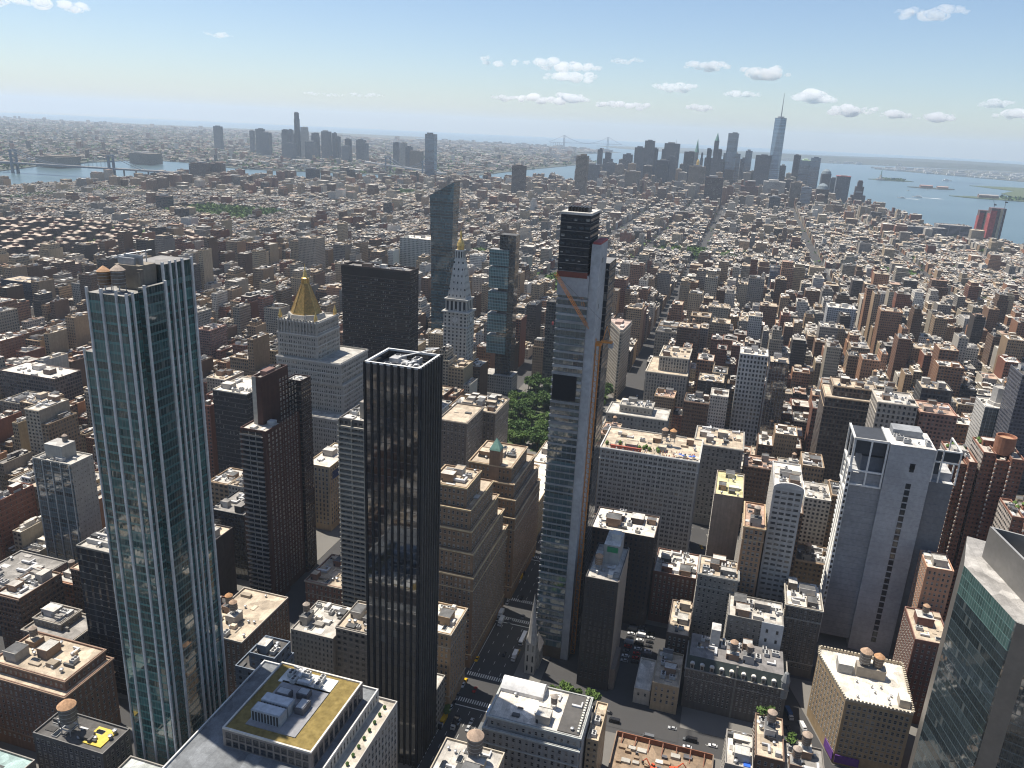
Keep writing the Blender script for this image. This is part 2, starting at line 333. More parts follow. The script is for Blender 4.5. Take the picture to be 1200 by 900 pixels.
def clutter(root, x0, y0, x1, y1, z, rg, n, tanks=0, bulk=1, wallc=(.3, .25, .2), roofc=(.4, .38, .34)):
    w, d = x1-x0, y1-y0; used = []
    def spot(a, b):
        for _ in range(12):
            X = rg.uniform(x0+a+.8, x1-a-.8) if w > 2*a+2 else (x0+x1)/2; Y = rg.uniform(y0+b+.8, y1-b-.8) if d > 2*b+2 else (y0+y1)/2
            if all(abs(X-q[0]) > a+q[2]+.3 or abs(Y-q[1]) > b+q[3]+.3 for q in used): used.append((X, Y, a, b)); return X, Y
        return None
    for k in range(bulk):
        a, b = min(rg.uniform(2.2, 4.5), w*.3), min(rg.uniform(2, 4.5), d*.3); q = spot(a, b)
        if q:
            hh = rg.uniform(3, 5.5); m = MB(); c = rg.choice((wallc, (.36, .33, .29), (.45, .43, .4), (.25, .17, .12)))
            m.box(q[0]-a, q[1]-b, q[0]+a, q[1]+b, z, z+hh, dict(mat='plain', col=c), ('roof', rg.choice((roofc, (.5, .48, .44), (.12, .12, .12)))))
            m.bx(q[0]-a-.15, q[1]-b-.15, q[0]+a+.15, q[1]-b+.15, z+hh, z+hh+.35, 'plain', c); m.bx(q[0]-a-.15, q[1]+b-.15, q[0]+a+.15, q[1]+b+.15, z+hh, z+hh+.35, 'plain', c)
            m.bx(q[0]-a+.4, q[1]-b-.06, q[0]-a+1.4, q[1]-b, z, z+2.1, 'dark'); m.build('bulkhead', root)
            if tanks > 0 and a > 2 and b > 2: water_tank(root, q[0], q[1], z+hh-1.2, rg.uniform(.95, 1.2)); tanks -= 1
    for k in range(tanks):
        q = spot(2, 2)
        if q: water_tank(root, q[0], q[1], z, rg.uniform(.95, 1.25))
    for k in range(n):
        t = rg.choice((0, 0, 1, 2, 2, 3)); a = (1.6, 2.7, .8, 1.7)[t]; q = spot(a, a)
        if q: new_mesh_obj(ACN[t], ACM[t], root, (q[0], q[1], z), rg.choice((0, R(90))), (rg.uniform(.8, 1.4),)*3)
def roof_mesh(x0, y0, x1, y1, z, col, rg, bits=6):
    b = MB(); b.face([(x0, y0, z), (x1, y0, z), (x1, y1, z), (x0, y1, z)], 'roof', col)
    for _ in range(bits):
        a, c = rg.uniform(.4, min(3.2, (x1-x0)*.2)), rg.uniform(.4, min(2.6, (y1-y0)*.2)); X, Y = rg.uniform(x0+a, x1-a), rg.uniform(y0+c, y1-c)
        k = rg.random(); q = (lambda m_: tuple(min(.72, v*m_) for v in col))(rg.uniform(.45, 1.5)) if k < .6 else (.5, .49, .47) if k < .85 else (.09, .09, .09)
        b.bx(X-a, Y-c, X+a, Y+c, z-.1, z+rg.choice((.15, .4, .9, 1.6, 2.2)), 'plain', q)
    for _ in range(bits//3):
        L = rg.uniform(2, 7); X, Y = rg.uniform(x0, max(x0+.1, x1-L)), rg.uniform(y0, max(y0+.1, y1-L)); g_ = rg.uniform(.12, .5)
        if rg.random() < .5: b.bx(X, Y, min(x1, X+L), min(y1, Y+.25), z+.25, z+.5, 'plain', (g_, g_, g_*.97))
        else: b.bx(X, Y, min(x1, X+.25), min(y1, Y+L), z+.25, z+.5, 'plain', (g_, g_, g_*.97))
    return b
# masonry palette and roof palette, real-world albedo
PAL = dict(limestone=(.37, .32, .245), tan=(.32, .225, .14), buff=(.37, .29, .19), brown=(.155, .095, .062), red=(.20, .088, .058), grey=(.235, .215, .19), pale=(.46, .415, .345), white=(.57, .54, .48), dark=(.07, .06, .055), rust=(.25, .13, .078), terracotta=(.33, .18, .105))
RPAL = dict(white=(.66, .61, .535), silver=(.46, .43, .385), tan=(.47, .39, .295), grey=(.27, .255, .235), tar=(.10, .095, .09), rose=(.42, .29, .22))
def stW(col, ww=.45, s0=.25, s1=.8, bay=2.8, fl=3.6): return dict(mat='facade', col=col, wp=(ww, s0, s1), bay=bay, fl=fl)
def stB(col): return dict(mat='facade', col=col, wp=(0, 0, 0), bay=3, fl=3.6)
def stG(col, mu=.12, sp=.2, bay=1.6, fl=3.6, mul=(.03, .03, .035)): return dict(mat='glass', col=col, wp=(mu, sp, 0), bay=bay, fl=fl, mul=mul)
FOOT = []      # occupied footprints
def occ(x0, y0, x1, y1, m=2): FOOT.append((x0-m, y0-m, x1+m, y1+m))
def free(x0, y0, x1, y1): return not any(a < x1 and c > x0 and b < y1 and d > y0 for a, b, c, d in FOOT)
# ---------------------------------------------------------------- water, land, islands, hills
def sheet(name, poly, z, mat, skirt=0):
    b = MB(); b.face([(p[0], p[1], z) for p in poly], mat)
    if skirt:
        n = len(poly); area = sum(poly[i][0]*poly[(i+1) % n][1]-poly[(i+1) % n][0]*poly[i][1] for i in range(n))
        q = poly if area > 0 else poly[::-1]
        for i in range(n):
            a, c = q[i], q[(i+1) % n]; b.face([(a[0], a[1], z-skirt), (c[0], c[1], z-skirt), (c[0], c[1], z), (a[0], a[1], z)], mat)
    return tag(b.build(name), kind='structure')
sheet('water', [(33500*math.cos(2*math.pi*i/96), 33500*math.sin(2*math.pi*i/96)) for i in range(96)], -3, 'water')
MANH = [(2500, -1500), (2019, 154), (1684, 1024), (1398, 1717), (1042, 2536), (858, 2956), (755, 3318), (588, 4318), (323, 5061), (-309, 5855), (-594, 5761), (-960, 5115), (-1225, 4460), (-1735, 3988), (-2578, 3333), (-2680, 2850), (-2631, 2300), (-2252, 1607), (-2090, 1315), (-1520, 805), (-1348, -117), (-1348, -1500)]
BKLN = [(-2700, -1500), (-2750, 3), (-3128, 1886), (-3250, 2584), (-3362, 2948), (-3630, 3528), (-3719, 4314), (-3455, 4330), (-2950, 4130), (-2706, 4150), (-2041, 4455), (-1678, 4845), (-1665, 5869), (-1505, 8371), (-1948, 9523), (-2311, 11228), (-2083, 13259), (-3702, 15668), (-6818, 15726), (-7449, 17918), (-13593, 15300), (-19071, 10867), (-28000, 7000), (-28000, -1500)]
STAT = [(764, 13687), (-2662, 16750), (-3500, 18500), (-1683, 23006), (5208, 21000), (9263, 18887), (5208, 15760), (2500, 14600)]
NJ = [(1591, 11872), (2100, 11200), (2870, 10033), (3600, 9000), (6000, 7000), (29000, 4000), (26000, 20000), (9000, 18000), (5500, 15500), (2600, 14200), (1700, 12600)]
sheet('ground', MANH, 0, 'asphalt', 3)
for k, P in enumerate((BKLN, STAT, NJ)): sheet('far_shore', P, 0, 'land', 3)
sheet('shore', [(1329, 6118), (1400, 6010), (1700, 5950), (2300, 5700), (2600, 6300), (1800, 6350)], 0, 'grass', 3)
sheet('shore', [(1900, 8100), (2100, 7500), (1850, 6900), (1800, 6351), (2600, 6301), (4000, 7500), (2500, 8300)], 0, 'grass', 3)
def island(cx, cy_, rx, ry, seed, mat):
    g = random.Random(seed); return [(cx+rx*math.cos(a)*g.uniform(.8, 1.1), cy_+ry*math.sin(a)*g.uniform(.8, 1.1)) for a in [2*math.pi*i/22 for i in range(22)]]
ISL = {}
for nm, cx, cy_, rx, ry, m in (('liberty', 1270, 8240, 190, 130, 'grass'), ('ellis', 1400, 7090, 170, 90, 'land'), ('governors', -868, 7007, 330, 420, 'grass')):
    sheet('island', island(cx, cy_, rx, ry, len(nm), m), 1, m, 4)
def inpoly(x, y, P):
    c = False; j = len(P)-1
    for i in range(len(P)):
        if (P[i][1] > y) != (P[j][1] > y) and x < (P[j][0]-P[i][0])*(y-P[i][1])/(P[j][1]-P[i][1])+P[i][0]: c = not c
        j = i
    return c
# hills of the far shore
def hills(name, x0, x1, y0, y1, n, m, hmax, seed, poly=None):
    b = MB(); g = random.Random(seed); ph = [(g.uniform(.00025, .0011), g.uniform(.00025, .0011), g.uniform(0, 6), g.uniform(.3, 1)) for _ in range(7)]
    def H(x, y):
        if poly and not inpoly(x, y, poly): return -1
        t = min((x-x0)/(x1-x0), (x1-x)/(x1-x0), (y-y0)/(y1-y0), (y1-y)/(y1-y0)); e = min(1, max(0, t*5))
        return -1+hmax*e*(.55+.16*sum(a[3]*math.sin(a[0]*x+a[1]*y+a[2]) for a in ph))
    for i in range(n):
        for j in range(m):
            P = [(x0+(x1-x0)*(i+a)/n, y0+(y1-y0)*(j+c)/m) for a, c in ((0, 0), (1, 0), (1, 1), (0, 1))]; z = [H(*p) for p in P]
            if max(z) > 0: b.face([(p[0], p[1], q) for p, q in zip(P, z)], 'farland')
    return tag(b.build(name), kind='structure')
hills('hills', -1500, 9000, 14200, 21500, 60, 40, 95, 3, STAT)
hills('hills', 6000, 26500, 14000, 20000, 60, 24, 120, 5, NJ)
# ---------------------------------------------------------------- streets
AVX = [(-2640, 20), (-2450, 20), (-2270, 20), (-2090, 20), (-1920, 22), (-1750, 22), (-1580, 22), (-1400, 24), (-1215, 26), (-1020, 30), (-820, 30), (-630, 30), (-495, 24), (-365, 40), (-228, 24), (-86, 28), (215, 30), (465, 30), (715, 30), (960, 30), (1205, 30), (1450, 30)]
def sty(n): return 349+(30-n)*80.4
def bway(y): return 86-.34*(y-372)          # centre of the diagonal avenue
WIDE = {34: 30, 23: 30, 14: 30}
STREETS = [(sty(n), WIDE.get(n, 16)) for n in range(36, -3, -1)]
y_ = STREETS[-1][0]
while y_ < 5900: y_ += 88; STREETS.append((y_, 16))
BW = 20
PARK = (-213, 684, -102, 894)               # the square
BLOCKS = []
for (sa, wa), (sb, wb) in zip(STREETS, STREETS[1:]):
    for (xa, ua), (xb, ub) in zip(AVX, AVX[1:]):
        x0, x1, y0, y1 = xa+ua/2, xb-ub/2, sa+wa/2, sb-wb/2
        if inpoly((x0+x1)/2, (y0+y1)/2, MANH): BLOCKS.append((x0, y0, x1, y1))
def clip_block(x0, y0, x1, y1):
    """a block, cut by the diagonal avenue where it crosses"""
    P = [(x0, y0), (x1, y0), (x1, y1), (x0, y1)]
    if y0 > 1640: return [P]
    out = []
    for sgn in (-1, 1):
        Q = []
        for i in range(4):
            a, c = P[i], P[(i+1) % 4]; da = sgn*(a[0]-bway(a[1]))-BW/2; dc = sgn*(c[0]-bway(c[1]))-BW/2
            if da >= 0: Q.append(a)
            if (da >= 0) != (dc >= 0): t = da/(da-dc); Q.append((a[0]+t*(c[0]-a[0]), a[1]+t*(c[1]-a[1])))
        if len(Q) > 2: out.append(Q)
    return out
b = MB()
for B in BLOCKS:
    if B[1] < 2600:
        for Q in clip_block(*B):
            if B[1] < 1300: b.prism(Q, 0, .14, dict(mat='pave', col=(.3, .3, .3)), ('pave', (.3, .3, .3)))
            else: b.face([(p[0], p[1], .14) for p in Q], 'pave')
tag(b.build('pavement'), kind='structure')
b = MB()
def mark(x0, y0, x1, y1, z=.006): b.face([(x0, y0, z), (x1, y0, z), (x1, y1, z), (x0, y1, z)], 'paint')
for n in (31, 30, 29, 28, 27, 26):
    y = sty(n)
    for s in (-12.5, 9.5):                     # crosswalk bars over the avenue
        x = -98
        while x < -74: mark(x, y+s, x+.6, y+s+3.2); x += 1.35
    for xx in (-103.5, -71.5):
        k = -6.5
        while k < 6.5: mark(xx, y+k, xx+3, y+k+.6); k += 1.35
    mark(-98, y-16, -74, y-15.4)
for n in (31, 30, 29, 28, 27):
    y0 = sty(n)+14; y1 = sty(n-1)-18
    for xl in (-92.5, -86, -79.5):
        y = y0
        while y < y1: mark(xl, y, xl+.18, y+3); y += 9
    mark(-97.2, y0, -97, y1)
    for x in range(-70, 60, 9): mark(x, sty(n)-.1, x+3, sty(n)+.1)
tag(b.build('road_markings'), kind='structure')
b = MB(); b.face([(-203, 690, .16), (-114, 690, .16), (-108, 888, .16), (-203, 888, .16)], 'grass'); tag(b.build('lawn'), kind='structure')
b = MB()
for P in ([(-160, 690), (-152, 690), (-158, 888), (-166, 888)], [(-203, 786), (-110, 778), (-110, 786), (-203, 794)], [(-120, 690), (-112, 690), (-112, 800), (-120, 800)]): b.face([(p[0], p[1], .18) for p in P], 'pave')
tag(b.build('path'), kind='structure')
b = MB(); b.face([(-98, 800, .02), (-80, 800, .02), (-78, 870, .02), (-98, 884, .02)], 'plain', (.42, .36, .26)); b.face([(-86, 806, .03), (-80.5, 806, .03), (-79, 838, .03), (-86, 838, .03)], 'plain', (.60, .47, .09)); b.face([(-160, 893, .02), (-116, 893, .02), (-116, 902, .02), (-160, 902, .02)], 'plain', (.40, .36, .30)); tag(b.build('plaza'), kind='structure')
# ---------------------------------------------------------------- buildings, one by one
def roof_part(root, x0, y0, x1, y1, z, col, rg, bits=6): return roof_mesh(x0+.45, y0+.45, x1-.45, y1-.45, z, col, rg, bits).build('roof', root)
def cornice(b, x0, y0, x1, y1, z, hgt, out, col):
    b.bx(x0-out, y0-out, x1+out, y0-.003, z, z+hgt, 'plain', col); b.bx(x0-out, y1+.003, x1+out, y1+out, z, z+hgt, 'plain', col)
    b.bx(x0-out, y0-.003, x0-.003, y1+.003, z, z+hgt, 'plain', col); b.bx(x1+.003, y0-.003, x1+out, y1+.003, z, z+hgt, 'plain', col)
def block(name, label, cat, masses, col, roof, win=None, geo=True, tanks=0, bulk=1, n=5, corn=None, blank='', pa=1.0, group=None, st=None, cap=100, bits=7, wallcap=None, seed=0, frame=0):
    """masses: (x0,x1,y0,y1,z0,z1), largest first, last one the top; win: bay, storey, width, height, pair"""
    x0, x1, y0, y1 = masses[0][:4]; occ(min(m[0] for m in masses), min(m[2] for m in masses), max(m[1] for m in masses), max(m[3] for m in masses))
    root = thing(name, ((x0+x1)/2, (y0+y1)/2, 0), label, cat, group); rg = random.Random(int(x0*31+y0*7)+seed)
    col = PAL.get(col, col) if isinstance(col, str) else col; roof = RPAL[roof] if isinstance(roof, str) else roof
    wb = MB(); W = []; bay, fl, ww, wh, pr = (win or (3, 3.7, 1.2, 2., 0))
    for k, (a, c, d, e, z0, z1) in enumerate(masses):
        stw = st or (stB(col) if geo else stW(col, ww/bay, .25, .25+wh/fl, bay, fl)); sb = stB(col)
        sides = [sb if s in blank else None for s in 'NWSE']
        wb.shell(a, d, c, e, z0, z1, stw, sides, pa, cap=wallcap)
        for zz, hh, oo in ([(z1-.2, .9, .55)]+([(z1-8.2, .5, .3), (z0+9, .6, .3)] if z1-z0 > 22 else []) if corn else []): cb = MB(); cornice(cb, a, d, c, e, zz, hh, oo, corn); cb.build('cornice', root)
        if geo and not st:
            lo = z0+(5 if z0 == 0 else .6)
            if 'N' not in blank: hang(W, 'N', a+.8, c-.8, d, lo, z1-.6, bay, fl, ww, wh, frame, pr)
            if c < 22 and 'W' not in blank: hang(W, 'W', d+.8, e-.8, c, lo, z1-.6, bay, fl, ww, wh, frame, pr)
            if a > 22 and 'E' not in blank: hang(W, 'E', d+.8, e-.8, a, lo, z1-.6, bay, fl, ww, wh, frame, pr)
        roof_part(root, a, d, c, e, z1, roof, rg, bits if k == len(masses)-1 else 2)
    wb.build('wall', root)
    if W: put_windows(root, W, cap)
    a, c, d, e, z0, z1 = masses[-1]; clutter(root, a+.6, d+.6, c-.6, e-.6, z1, rg, n, tanks, bulk, col, roof)
    return root
def M1(x0, x1, y0, y1, h): return [(x0, x1, y0, y1, 0, h)]
def steps(x0, x1, y0, y1, hs, ins):
    """setback masses: heights hs, inset list (west, north, south, east)"""
    out = []; z = 0
    for h, (iw, i_n, is_, ie) in zip(hs, ins): x1 -= iw; y0 += i_n; y1 -= is_; x0 += ie; out.append((x0, x1, y0, y1, z, h)); z = h
    return out
TEAL = (.035, .095, .10)
# --- glass tower with white pilasters
def pilaster_tower():
    x0, x1, y0, y1 = -203, -187, 225, 262; occ(-212, 220, -184, 268)
    t = thing('glass_tower', (-196, 243, 0), 'tall teal glass apartment tower striped with white vertical pilasters and two wooden roof tanks', 'tower')
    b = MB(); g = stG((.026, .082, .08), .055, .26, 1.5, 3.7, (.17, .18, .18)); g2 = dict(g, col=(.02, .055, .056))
    b.box(x0, y0, x1, y1, 0, 238, g, ('roof', (.3, .29, .27)), sides=[g, g, None, g2])
    b.box(x0-8, y0+3, x0, y1, 0, 214, g, ('roof', (.3, .29, .27)), sides=[g, None, None, g2])
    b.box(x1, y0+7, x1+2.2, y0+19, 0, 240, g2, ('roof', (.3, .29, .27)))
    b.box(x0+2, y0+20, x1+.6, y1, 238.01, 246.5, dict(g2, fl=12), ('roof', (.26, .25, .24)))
    b.build('curtain_wall', t)
    wc = (.54, .54, .53)
    for k, (x, y, w, top, nm) in enumerate(((x0, y0, .9, 239, 'N'), (x0+6.4, y0, 1.1, 239, 'N'), (x1-3.1, y0, .8, 239, 'N'), (x0-7.6, y0+3, .7, 214.5, 'N'))):
        p = MB(); p.bx(x-w*.4, y-.7, x+w*.4, y+.2, 0, top+1, 'plain', wc); p.build('pilaster', t)
    for y, w, top in ((y0+.4, 1.0, 239), (y0+3.4, .8, 239), (y0+20, 1.1, 247.5), (y0+24, 1.1, 247.5), (y0+27.2, .7, 247.5), (y0+31, 1.2, 247.5), (y1-.5, 1.2, 247.5)):
        p = MB(); p.bx(x1+.3, y-w*.4, x1+1.1, y+w*.4, 0, top, 'plain', wc); p.build('pilaster', t)
    p = MB(); p.bx(x1+2.2, y0+7, x1+2.9, y0+8, 0, 241, 'plain', wc); p.build('pilaster', t); p = MB(); p.bx(x1+2.2, y0+18, x1+2.9, y0+19, 0, 241, 'plain', wc); p.build('pilaster', t)
    p = MB(); p.bx(x0+3, y0+11, x1-2, y0+19.6, 238.1, 247, 'plain', (.24, .21, .17)); p.bx(x0+4, y0+12, x1-5, y0+13, 247, 249.5, 'steel'); p.bx(x0+5, y0+14, x1-3, y0+14.6, 247, 250.5, 'steel'); p.build('concrete_bulkhead', t)
    water_tank(t, x0+4.2, y0+4.2, 236.5, 1.25); water_tank(t, x0+9.6, y0+5.2, 236.5, 1.35)
    p = MB(); p.bx(x1-2.4, y0+10, x1-.6, y0+11.5, 238, 246, 'plain', (.2, .17, .14)); p.tube((x1-1.5, y0+10.5, 239), (x1-1.5, y0+10.5, 245), .9, .9, 'plain', (.22, .19, .15)); p.build('vent_stack', t)
    p = MB(); p.tube((x0+2, y0+16, 249.5), (x0+9, y0+24, 251), .22, .2, 'steel'); p.bx(x0+1, y0+15, x0+4, y0+18, 247, 249.5, 'steel'); p.tube((x0+8, y0+22, 246.5), (x0+8, y0+22, 251), .2, .2, 'steel'); p.build('window_cleaning_rig', t)
pilaster_tower()
# --- stone block with brown planted penthouse roof
def planted_block():
    occ(-164, 150, -94, 262)
    t = thing('office_building', (-128, 230, 0), 'wide grey stone block below with a brown planted penthouse roof and rooftop machines', 'building')
    c = (.36, .34, .31); b = MB(); b.shell(-163, 170, -96, 259, 0, 60, stB(c), None, 1.1); b.build('wall', t)
    q = MB(); q.shell(-161, 178, -104, 257, 60, 66, stB((.42, .41, .39)), None, .9, .6, (.5, .49, .47)); q.build('attic_storey', t)
    W = []; hang(W, 'W', 171, 258, -96, 4, 59, 3.1, 4, 1.5, 2.5); hang(W, 'W', 180, 256, -104, 61, 66, 2.6, 4.6, 1.1, 3.2); hang(W, 'N', -160, -105, 178, 61, 66, 2.6, 4.6, 1.1, 3.2); hang(W, 'N', -162, -97, 170, 4, 59, 3.1, 4, 1.5, 2.5); put_windows(t, W)
    r_ = MB(); r_.face([(-162.4, 170.6, 60), (-96.6, 170.6, 60), (-96.6, 258.4, 60), (-162.4, 258.4, 60)], 'roof', (.5, .45, .38)); r_.face([(-160.4, 178.6, 66), (-104.6, 178.6, 66), (-104.6, 256.4, 66), (-160.4, 256.4, 66)], 'roof', (.17, .18, .19)); r_.build('roof', t)
    x0, x1, y0, y1 = -147, -108, 208, 250; p = MB(); p.shell(x0, y0, x1, y1, 66, 74, stB((.22, .19, .17)), None, .8, .7, (.5, .47, .42)); p.build('penthouse', t)
    W = []; hang(W, 'N', x0+1, x1-1, y0, 66.3, 73.6, 3.2, 3.6, 2.3, 2.5, 1); hang(W, 'W', y0+1, y1-1, x1, 66.3, 73.6, 4.2, 7, 2.6, 5.4, 1); put_windows(t, W, 100, 'penthouse_window')
    s = MB(); s.face([(x0+.7, y0+.7, 74.1), (x1-.7, y0+.7, 74.1), (x1-.7, y1-.7, 74.1), (x0+.7, y1-.7, 74.1)], 'sedum'); s.build('planted_roof', t)
    s = MB(); s.bx(x0+7, y0+5, x1-10, y1-10, 74.12, 74.5, 'plain', (.25, .25, .26)); s.bx(x0+5, y1-11, x1-10, y1-2.5, 74.12, 74.5, 'plain', (.6, .6, .58)); s.build('equipment_pad', t)
    for yy in (y0+7.5, y0+13.5):
        s = MB(); s.bx(x0+8+(yy-y0-7.5)*.1, yy, x0+21, yy+5, 74.5, 79.5, 'plain', (.30, .32, .34))
        for k in range(9): s.bx(x0+8.6+k*1.35, yy-.12, x0+9.3+k*1.35, yy, 74.8, 79.0, 'dark')
        s.bx(x0+8.5, yy+.4, x0+20.5, yy+4.6, 79.5, 79.7, 'plain', (.45, .47, .5)); s.build('cooling_unit', t)
    for q_ in ((x0+10, y0+21, 6, 4, 3), (x0+18, y0+24, 5, 4, 2.6), (x0+22, y0+16, 4, 6, 3)):
        s = MB(); s.bx(q_[0], q_[1], q_[0]+q_[2], q_[1]+q_[3], 74.5, 74.5+q_[4], 'plain', (.10, .10, .11)); s.bx(q_[0]+.5, q_[1]+.5, q_[0]+q_[2]-.5, q_[1]+q_[3]-.5, 74.5+q_[4], 74.8+q_[4], 'plain', (.36, .37, .38)); s.build('machine_box', t)
    rg = random.Random(4)
    for k in range(9): new_mesh_obj(ACN[k % 2], ACM[k % 2], t, (x0+7+rg.random()*20, y1-10+rg.random()*6, 74.5), rg.choice((0, R(90))), (1.1,)*3)
    for k in range(16):
        s = MB(); s.lathe(-99.8, 182+k*4.8, [(.55, 60), (.8, 61.2), (.25, 61.9)], 'leaf2', n=7); s.build('planter', t)
planted_block()
# --- black glass tower with an open crown
def black_tower():
    x0, x1, y0, y1, h = -123, -98, 285, 308, 201.5; occ(x0, y0, x1, y1, 3)
    t = thing('black_tower', (-110, 296, 0), 'slim black glass tower with dark vertical fins and an open white-edged roof well', 'tower')
    g = stG((.014, .019, .026), .04, .10, 3.1, 3.9, (.02, .02, .022)); b = MB(); b.box(x0, y0, x1, y1, 6, h, g, ('roof', (.12, .12, .12))); b.box(x0, y0, x1, y1, 0, 6, dict(g, col=(.03, .03, .03)), None); b.build('curtain_wall', t)
    n = 8
    for k in range(n+1):
        x = x0+(x1-x0)*k/n; p = MB(); p.bx(x-.4, y0-.7, x+.4, y0-.002, 0, 206, 'plain', (.022, .022, .024)); p.build('fin', t)
        if 0 < k: y = y0+(y1-y0)*k/n; p = MB(); p.bx(x1+.002, y-.45, x1+1.1, y+.35, 0, 206, 'plain', (.07, .068, .065)); p.build('fin', t)
    p = MB(); p.shell(x0, y0, x1, y1, h, 205.2, dict(g, fl=9), None, .8, .9, (.55, .55, .54)); p.build('crown', t)
    rg = random.Random(8)
    for k in range(16): new_mesh_obj(ACN[k % 3], ACM[k % 3], t, (x0+4+rg.random()*17, y0+4+rg.random()*15, h+.05), rg.choice((0, R(90))), (1.6,)*3)
    p = MB(); p.tube((x0+9, y0+12, h+4), (x1-1, y1+1, h+7), .3, .22, 'white'); p.bx(x0+7, y0+9, x0+11, y0+13, h, h+4.4, 'plain', (.4, .4, .4)); p.tube((x1-1, y1+1, h+7), (x1-7, y1, h+6.4), .22, .22, 'white'); p.build('window_cleaning_rig', t)
    p = MB(); p.shell(-123, 309, -97.5, 322, 0, 26, stW((.2, .19, .17)), None); p.box(-122.5, 309.5, -98, 321.5, 25.9, 26.02, stB((.4, .38, .33)), ('roof', (.55, .52, .47))); p.build('podium', t)
black_tower()
# --- thin tower under construction
def thin_tower():
    x0, x1, y0, y1 = -66, -50, 390, 424; occ(-68, 386, -42, 430, 2)
    t = thing('unfinished_tower', (-58, 407, 0), 'thin tall tower under construction with grey concrete spine, black netted crown and banded glass', 'tower')
    b = MB(); g = stG((.045, .085, .095), .05, .0, 2.6, 4, (.16, .17, .17)); b.box(x0, y0, x1, y1, 8, 232, g, ('plain', (.3, .3, .3)), sides=[g, stB((.2, .2, .21)), None, g]); b.box(x0, y0, x1, y1, 0, 8, dict(mat='plain', col=(.10, .075, .05)), None); b.build('curtain_wall', t)
    z = 12; k = 0; rb = random.Random(6)
    while z < 226:
        dark = 168 < z < 176 or 120 < z < 122
        q = MB(); q.bx(x0-.35, y0-.45, x1+.002, y0-.004, z, z+rb.choice((.7, .9, 1.1, 1.5)), 'plain', (lambda m_: (m_*.97, m_, m_*1.02))(rb.uniform(.7, 1.15)*(.30 if z > 95 else .25))); q.build('spandrel_band', t); z += 4.05; k += 1
    q = MB(); q.bx(x0+.6, y0-.6, x1-2.5, y0-.46, 164, 178, 'plain', (.014, .015, .018)); q.build('dark_opening', t)
    q = MB(); q.bx(x0-.4, y0-.7, x1+.01, y0-.5, 221, 232, 'plain', (.33, .34, .35)); q.build('wrapped_storey', t)
    # netted crown
    q = MB(); q.box(x0-.6, y0-.8, x1-1.2, y0+22, 233.5, 262, dict(mat='facade', col=(.032, .034, .038), wp=(.7, .3, .62), bay=3, fl=4), ('plain', (.16, .15, .14))); q.build('netted_crown', t)
    q = MB(); q.bx(x0-.9, y0-1.1, x1-.9, y0+22.4, 262, 263.2, 'plain', (.5, .48, .44)); q.build('crown_deck', t)
    q = MB()
    for k in range(7): q.bx(x0+2+k*1.6, y0+3, x0+2.8+k*1.6, y0+12, 263.2, 265.5, 'dark')
    q.build('formwork', t)
    q = MB(); q.bx(x0-.8, y0-1.0, x1-1.0, y0+22.2, 230.6, 233.4, 'plain', (.17, .06, .045)); q.build('red_netting', t)
    # concrete spine on the west side with a few openings
    q = MB(); q.box(x1+.01, y0+.5, x1+4.5, y0+21, 0, 248, dict(mat='plain', col=(.36, .37, .38)), ('plain', (.4, .4, .4))); q.build('concrete_spine', t)
    for z in (60, 96, 140, 165, 190, 214, 238):
        for yy in (y0+7, y0+9.5)[:1 + (z > 230)]:
            q = MB(); q.bx(x1+4.5, yy, x1+4.56, yy+1.2, z, z+2.6, 'dark'); q.build('wall_opening', t)
    q = MB()
    for z in range(10, 248, 12): q.bx(x1+4.5, y0+.6, x1+4.54, y0+20.9, z, z+.14, 'plain', (.24, .245, .25))
    q.build('pour_joint', t)
    q = MB(); q.bx(x1+.5, y0+1, x1+4.4, y0+20.5, 248, 249.1, 'red'); q.build('red_edge_net', t)
    q = MB(); q.box(x1-6, y0+21.01, x1+6.5, y1+8, 0, 236, dict(mat='facade', col=(.045, .047, .05), wp=(.66, .12, .9), bay=2.4, fl=4), ('plain', (.2, .2, .2))); q.build('scaffold_wrap', t)
    # luffing crane climbing the spine
    c = thing('tower_crane', (-44, 399, 0), 'orange lattice construction crane with raised jib climbing beside the thin unfinished tower', 'crane')
    q = MB(); X, Y, s = -44.2, 399, 1.2
    for dx in (-s, s):
        for dy in (-s, s): q.bx(X+dx-.16, Y+dy-.16, X+dx+.16, Y+dy+.16, 0, 194, 'orange')
    z = 0
    while z < 192:
        q.tube((X-s, Y-s, z), (X+s, Y-s, z+3), .09, .09, 'orange', n=4); q.tube((X+s, Y+s, z), (X-s, Y+s, z+3), .09, .09, 'orange', n=4); q.tube((X+s, Y-s, z), (X+s, Y+s, z+3), .09, .09, 'orange', n=4)
        q.bx(X-s, Y-s-.1, X+s, Y-s+.1, z, z+.2, 'orange'); q.bx(X+s-.1, Y-s, X+s+.1, Y+s, z, z+.2, 'orange'); z += 3
    q.build('mast', c)
    q = MB(); q.bx(X-1.9, Y-1.9, X+1.9, Y+1.9, 194, 196, 'orange'); q.bx(X+1.5, Y-1.5, X+7.5, Y+1.5, 196, 197, 'orange'); q.tube((X+2, Y, 196), (X+4, Y, 205), .2, .2, 'orange'); q.tube((X+7, Y, 197), (X+4, Y, 205), .15, .15, 'orange'); q.build('slewing_deck', c)
    q = MB(); q.bx(X-3.4, Y-2.8, X-1.6, Y-1, 196, 198.6, 'white'); q.bx(X-3.45, Y-2.85, X-2.4, Y-2.0, 196.9, 198.2, 'pane'); q.build('cab', c)
    q = MB(); q.bx(X+5.6, Y-1.6, X+8, Y+1.6, 193.6, 196, 'plain', (.3, .3, .3)); q.build('counterweight', c)
    A, Bp = Vector((X-1, Y-1, 196.5)), Vector((-62, 366, 236)); d = (Bp-A); L = d.length; d.normalize(); e1 = d.cross(Vector((0, 0, 1))).normalized(); e2 = e1.cross(d)
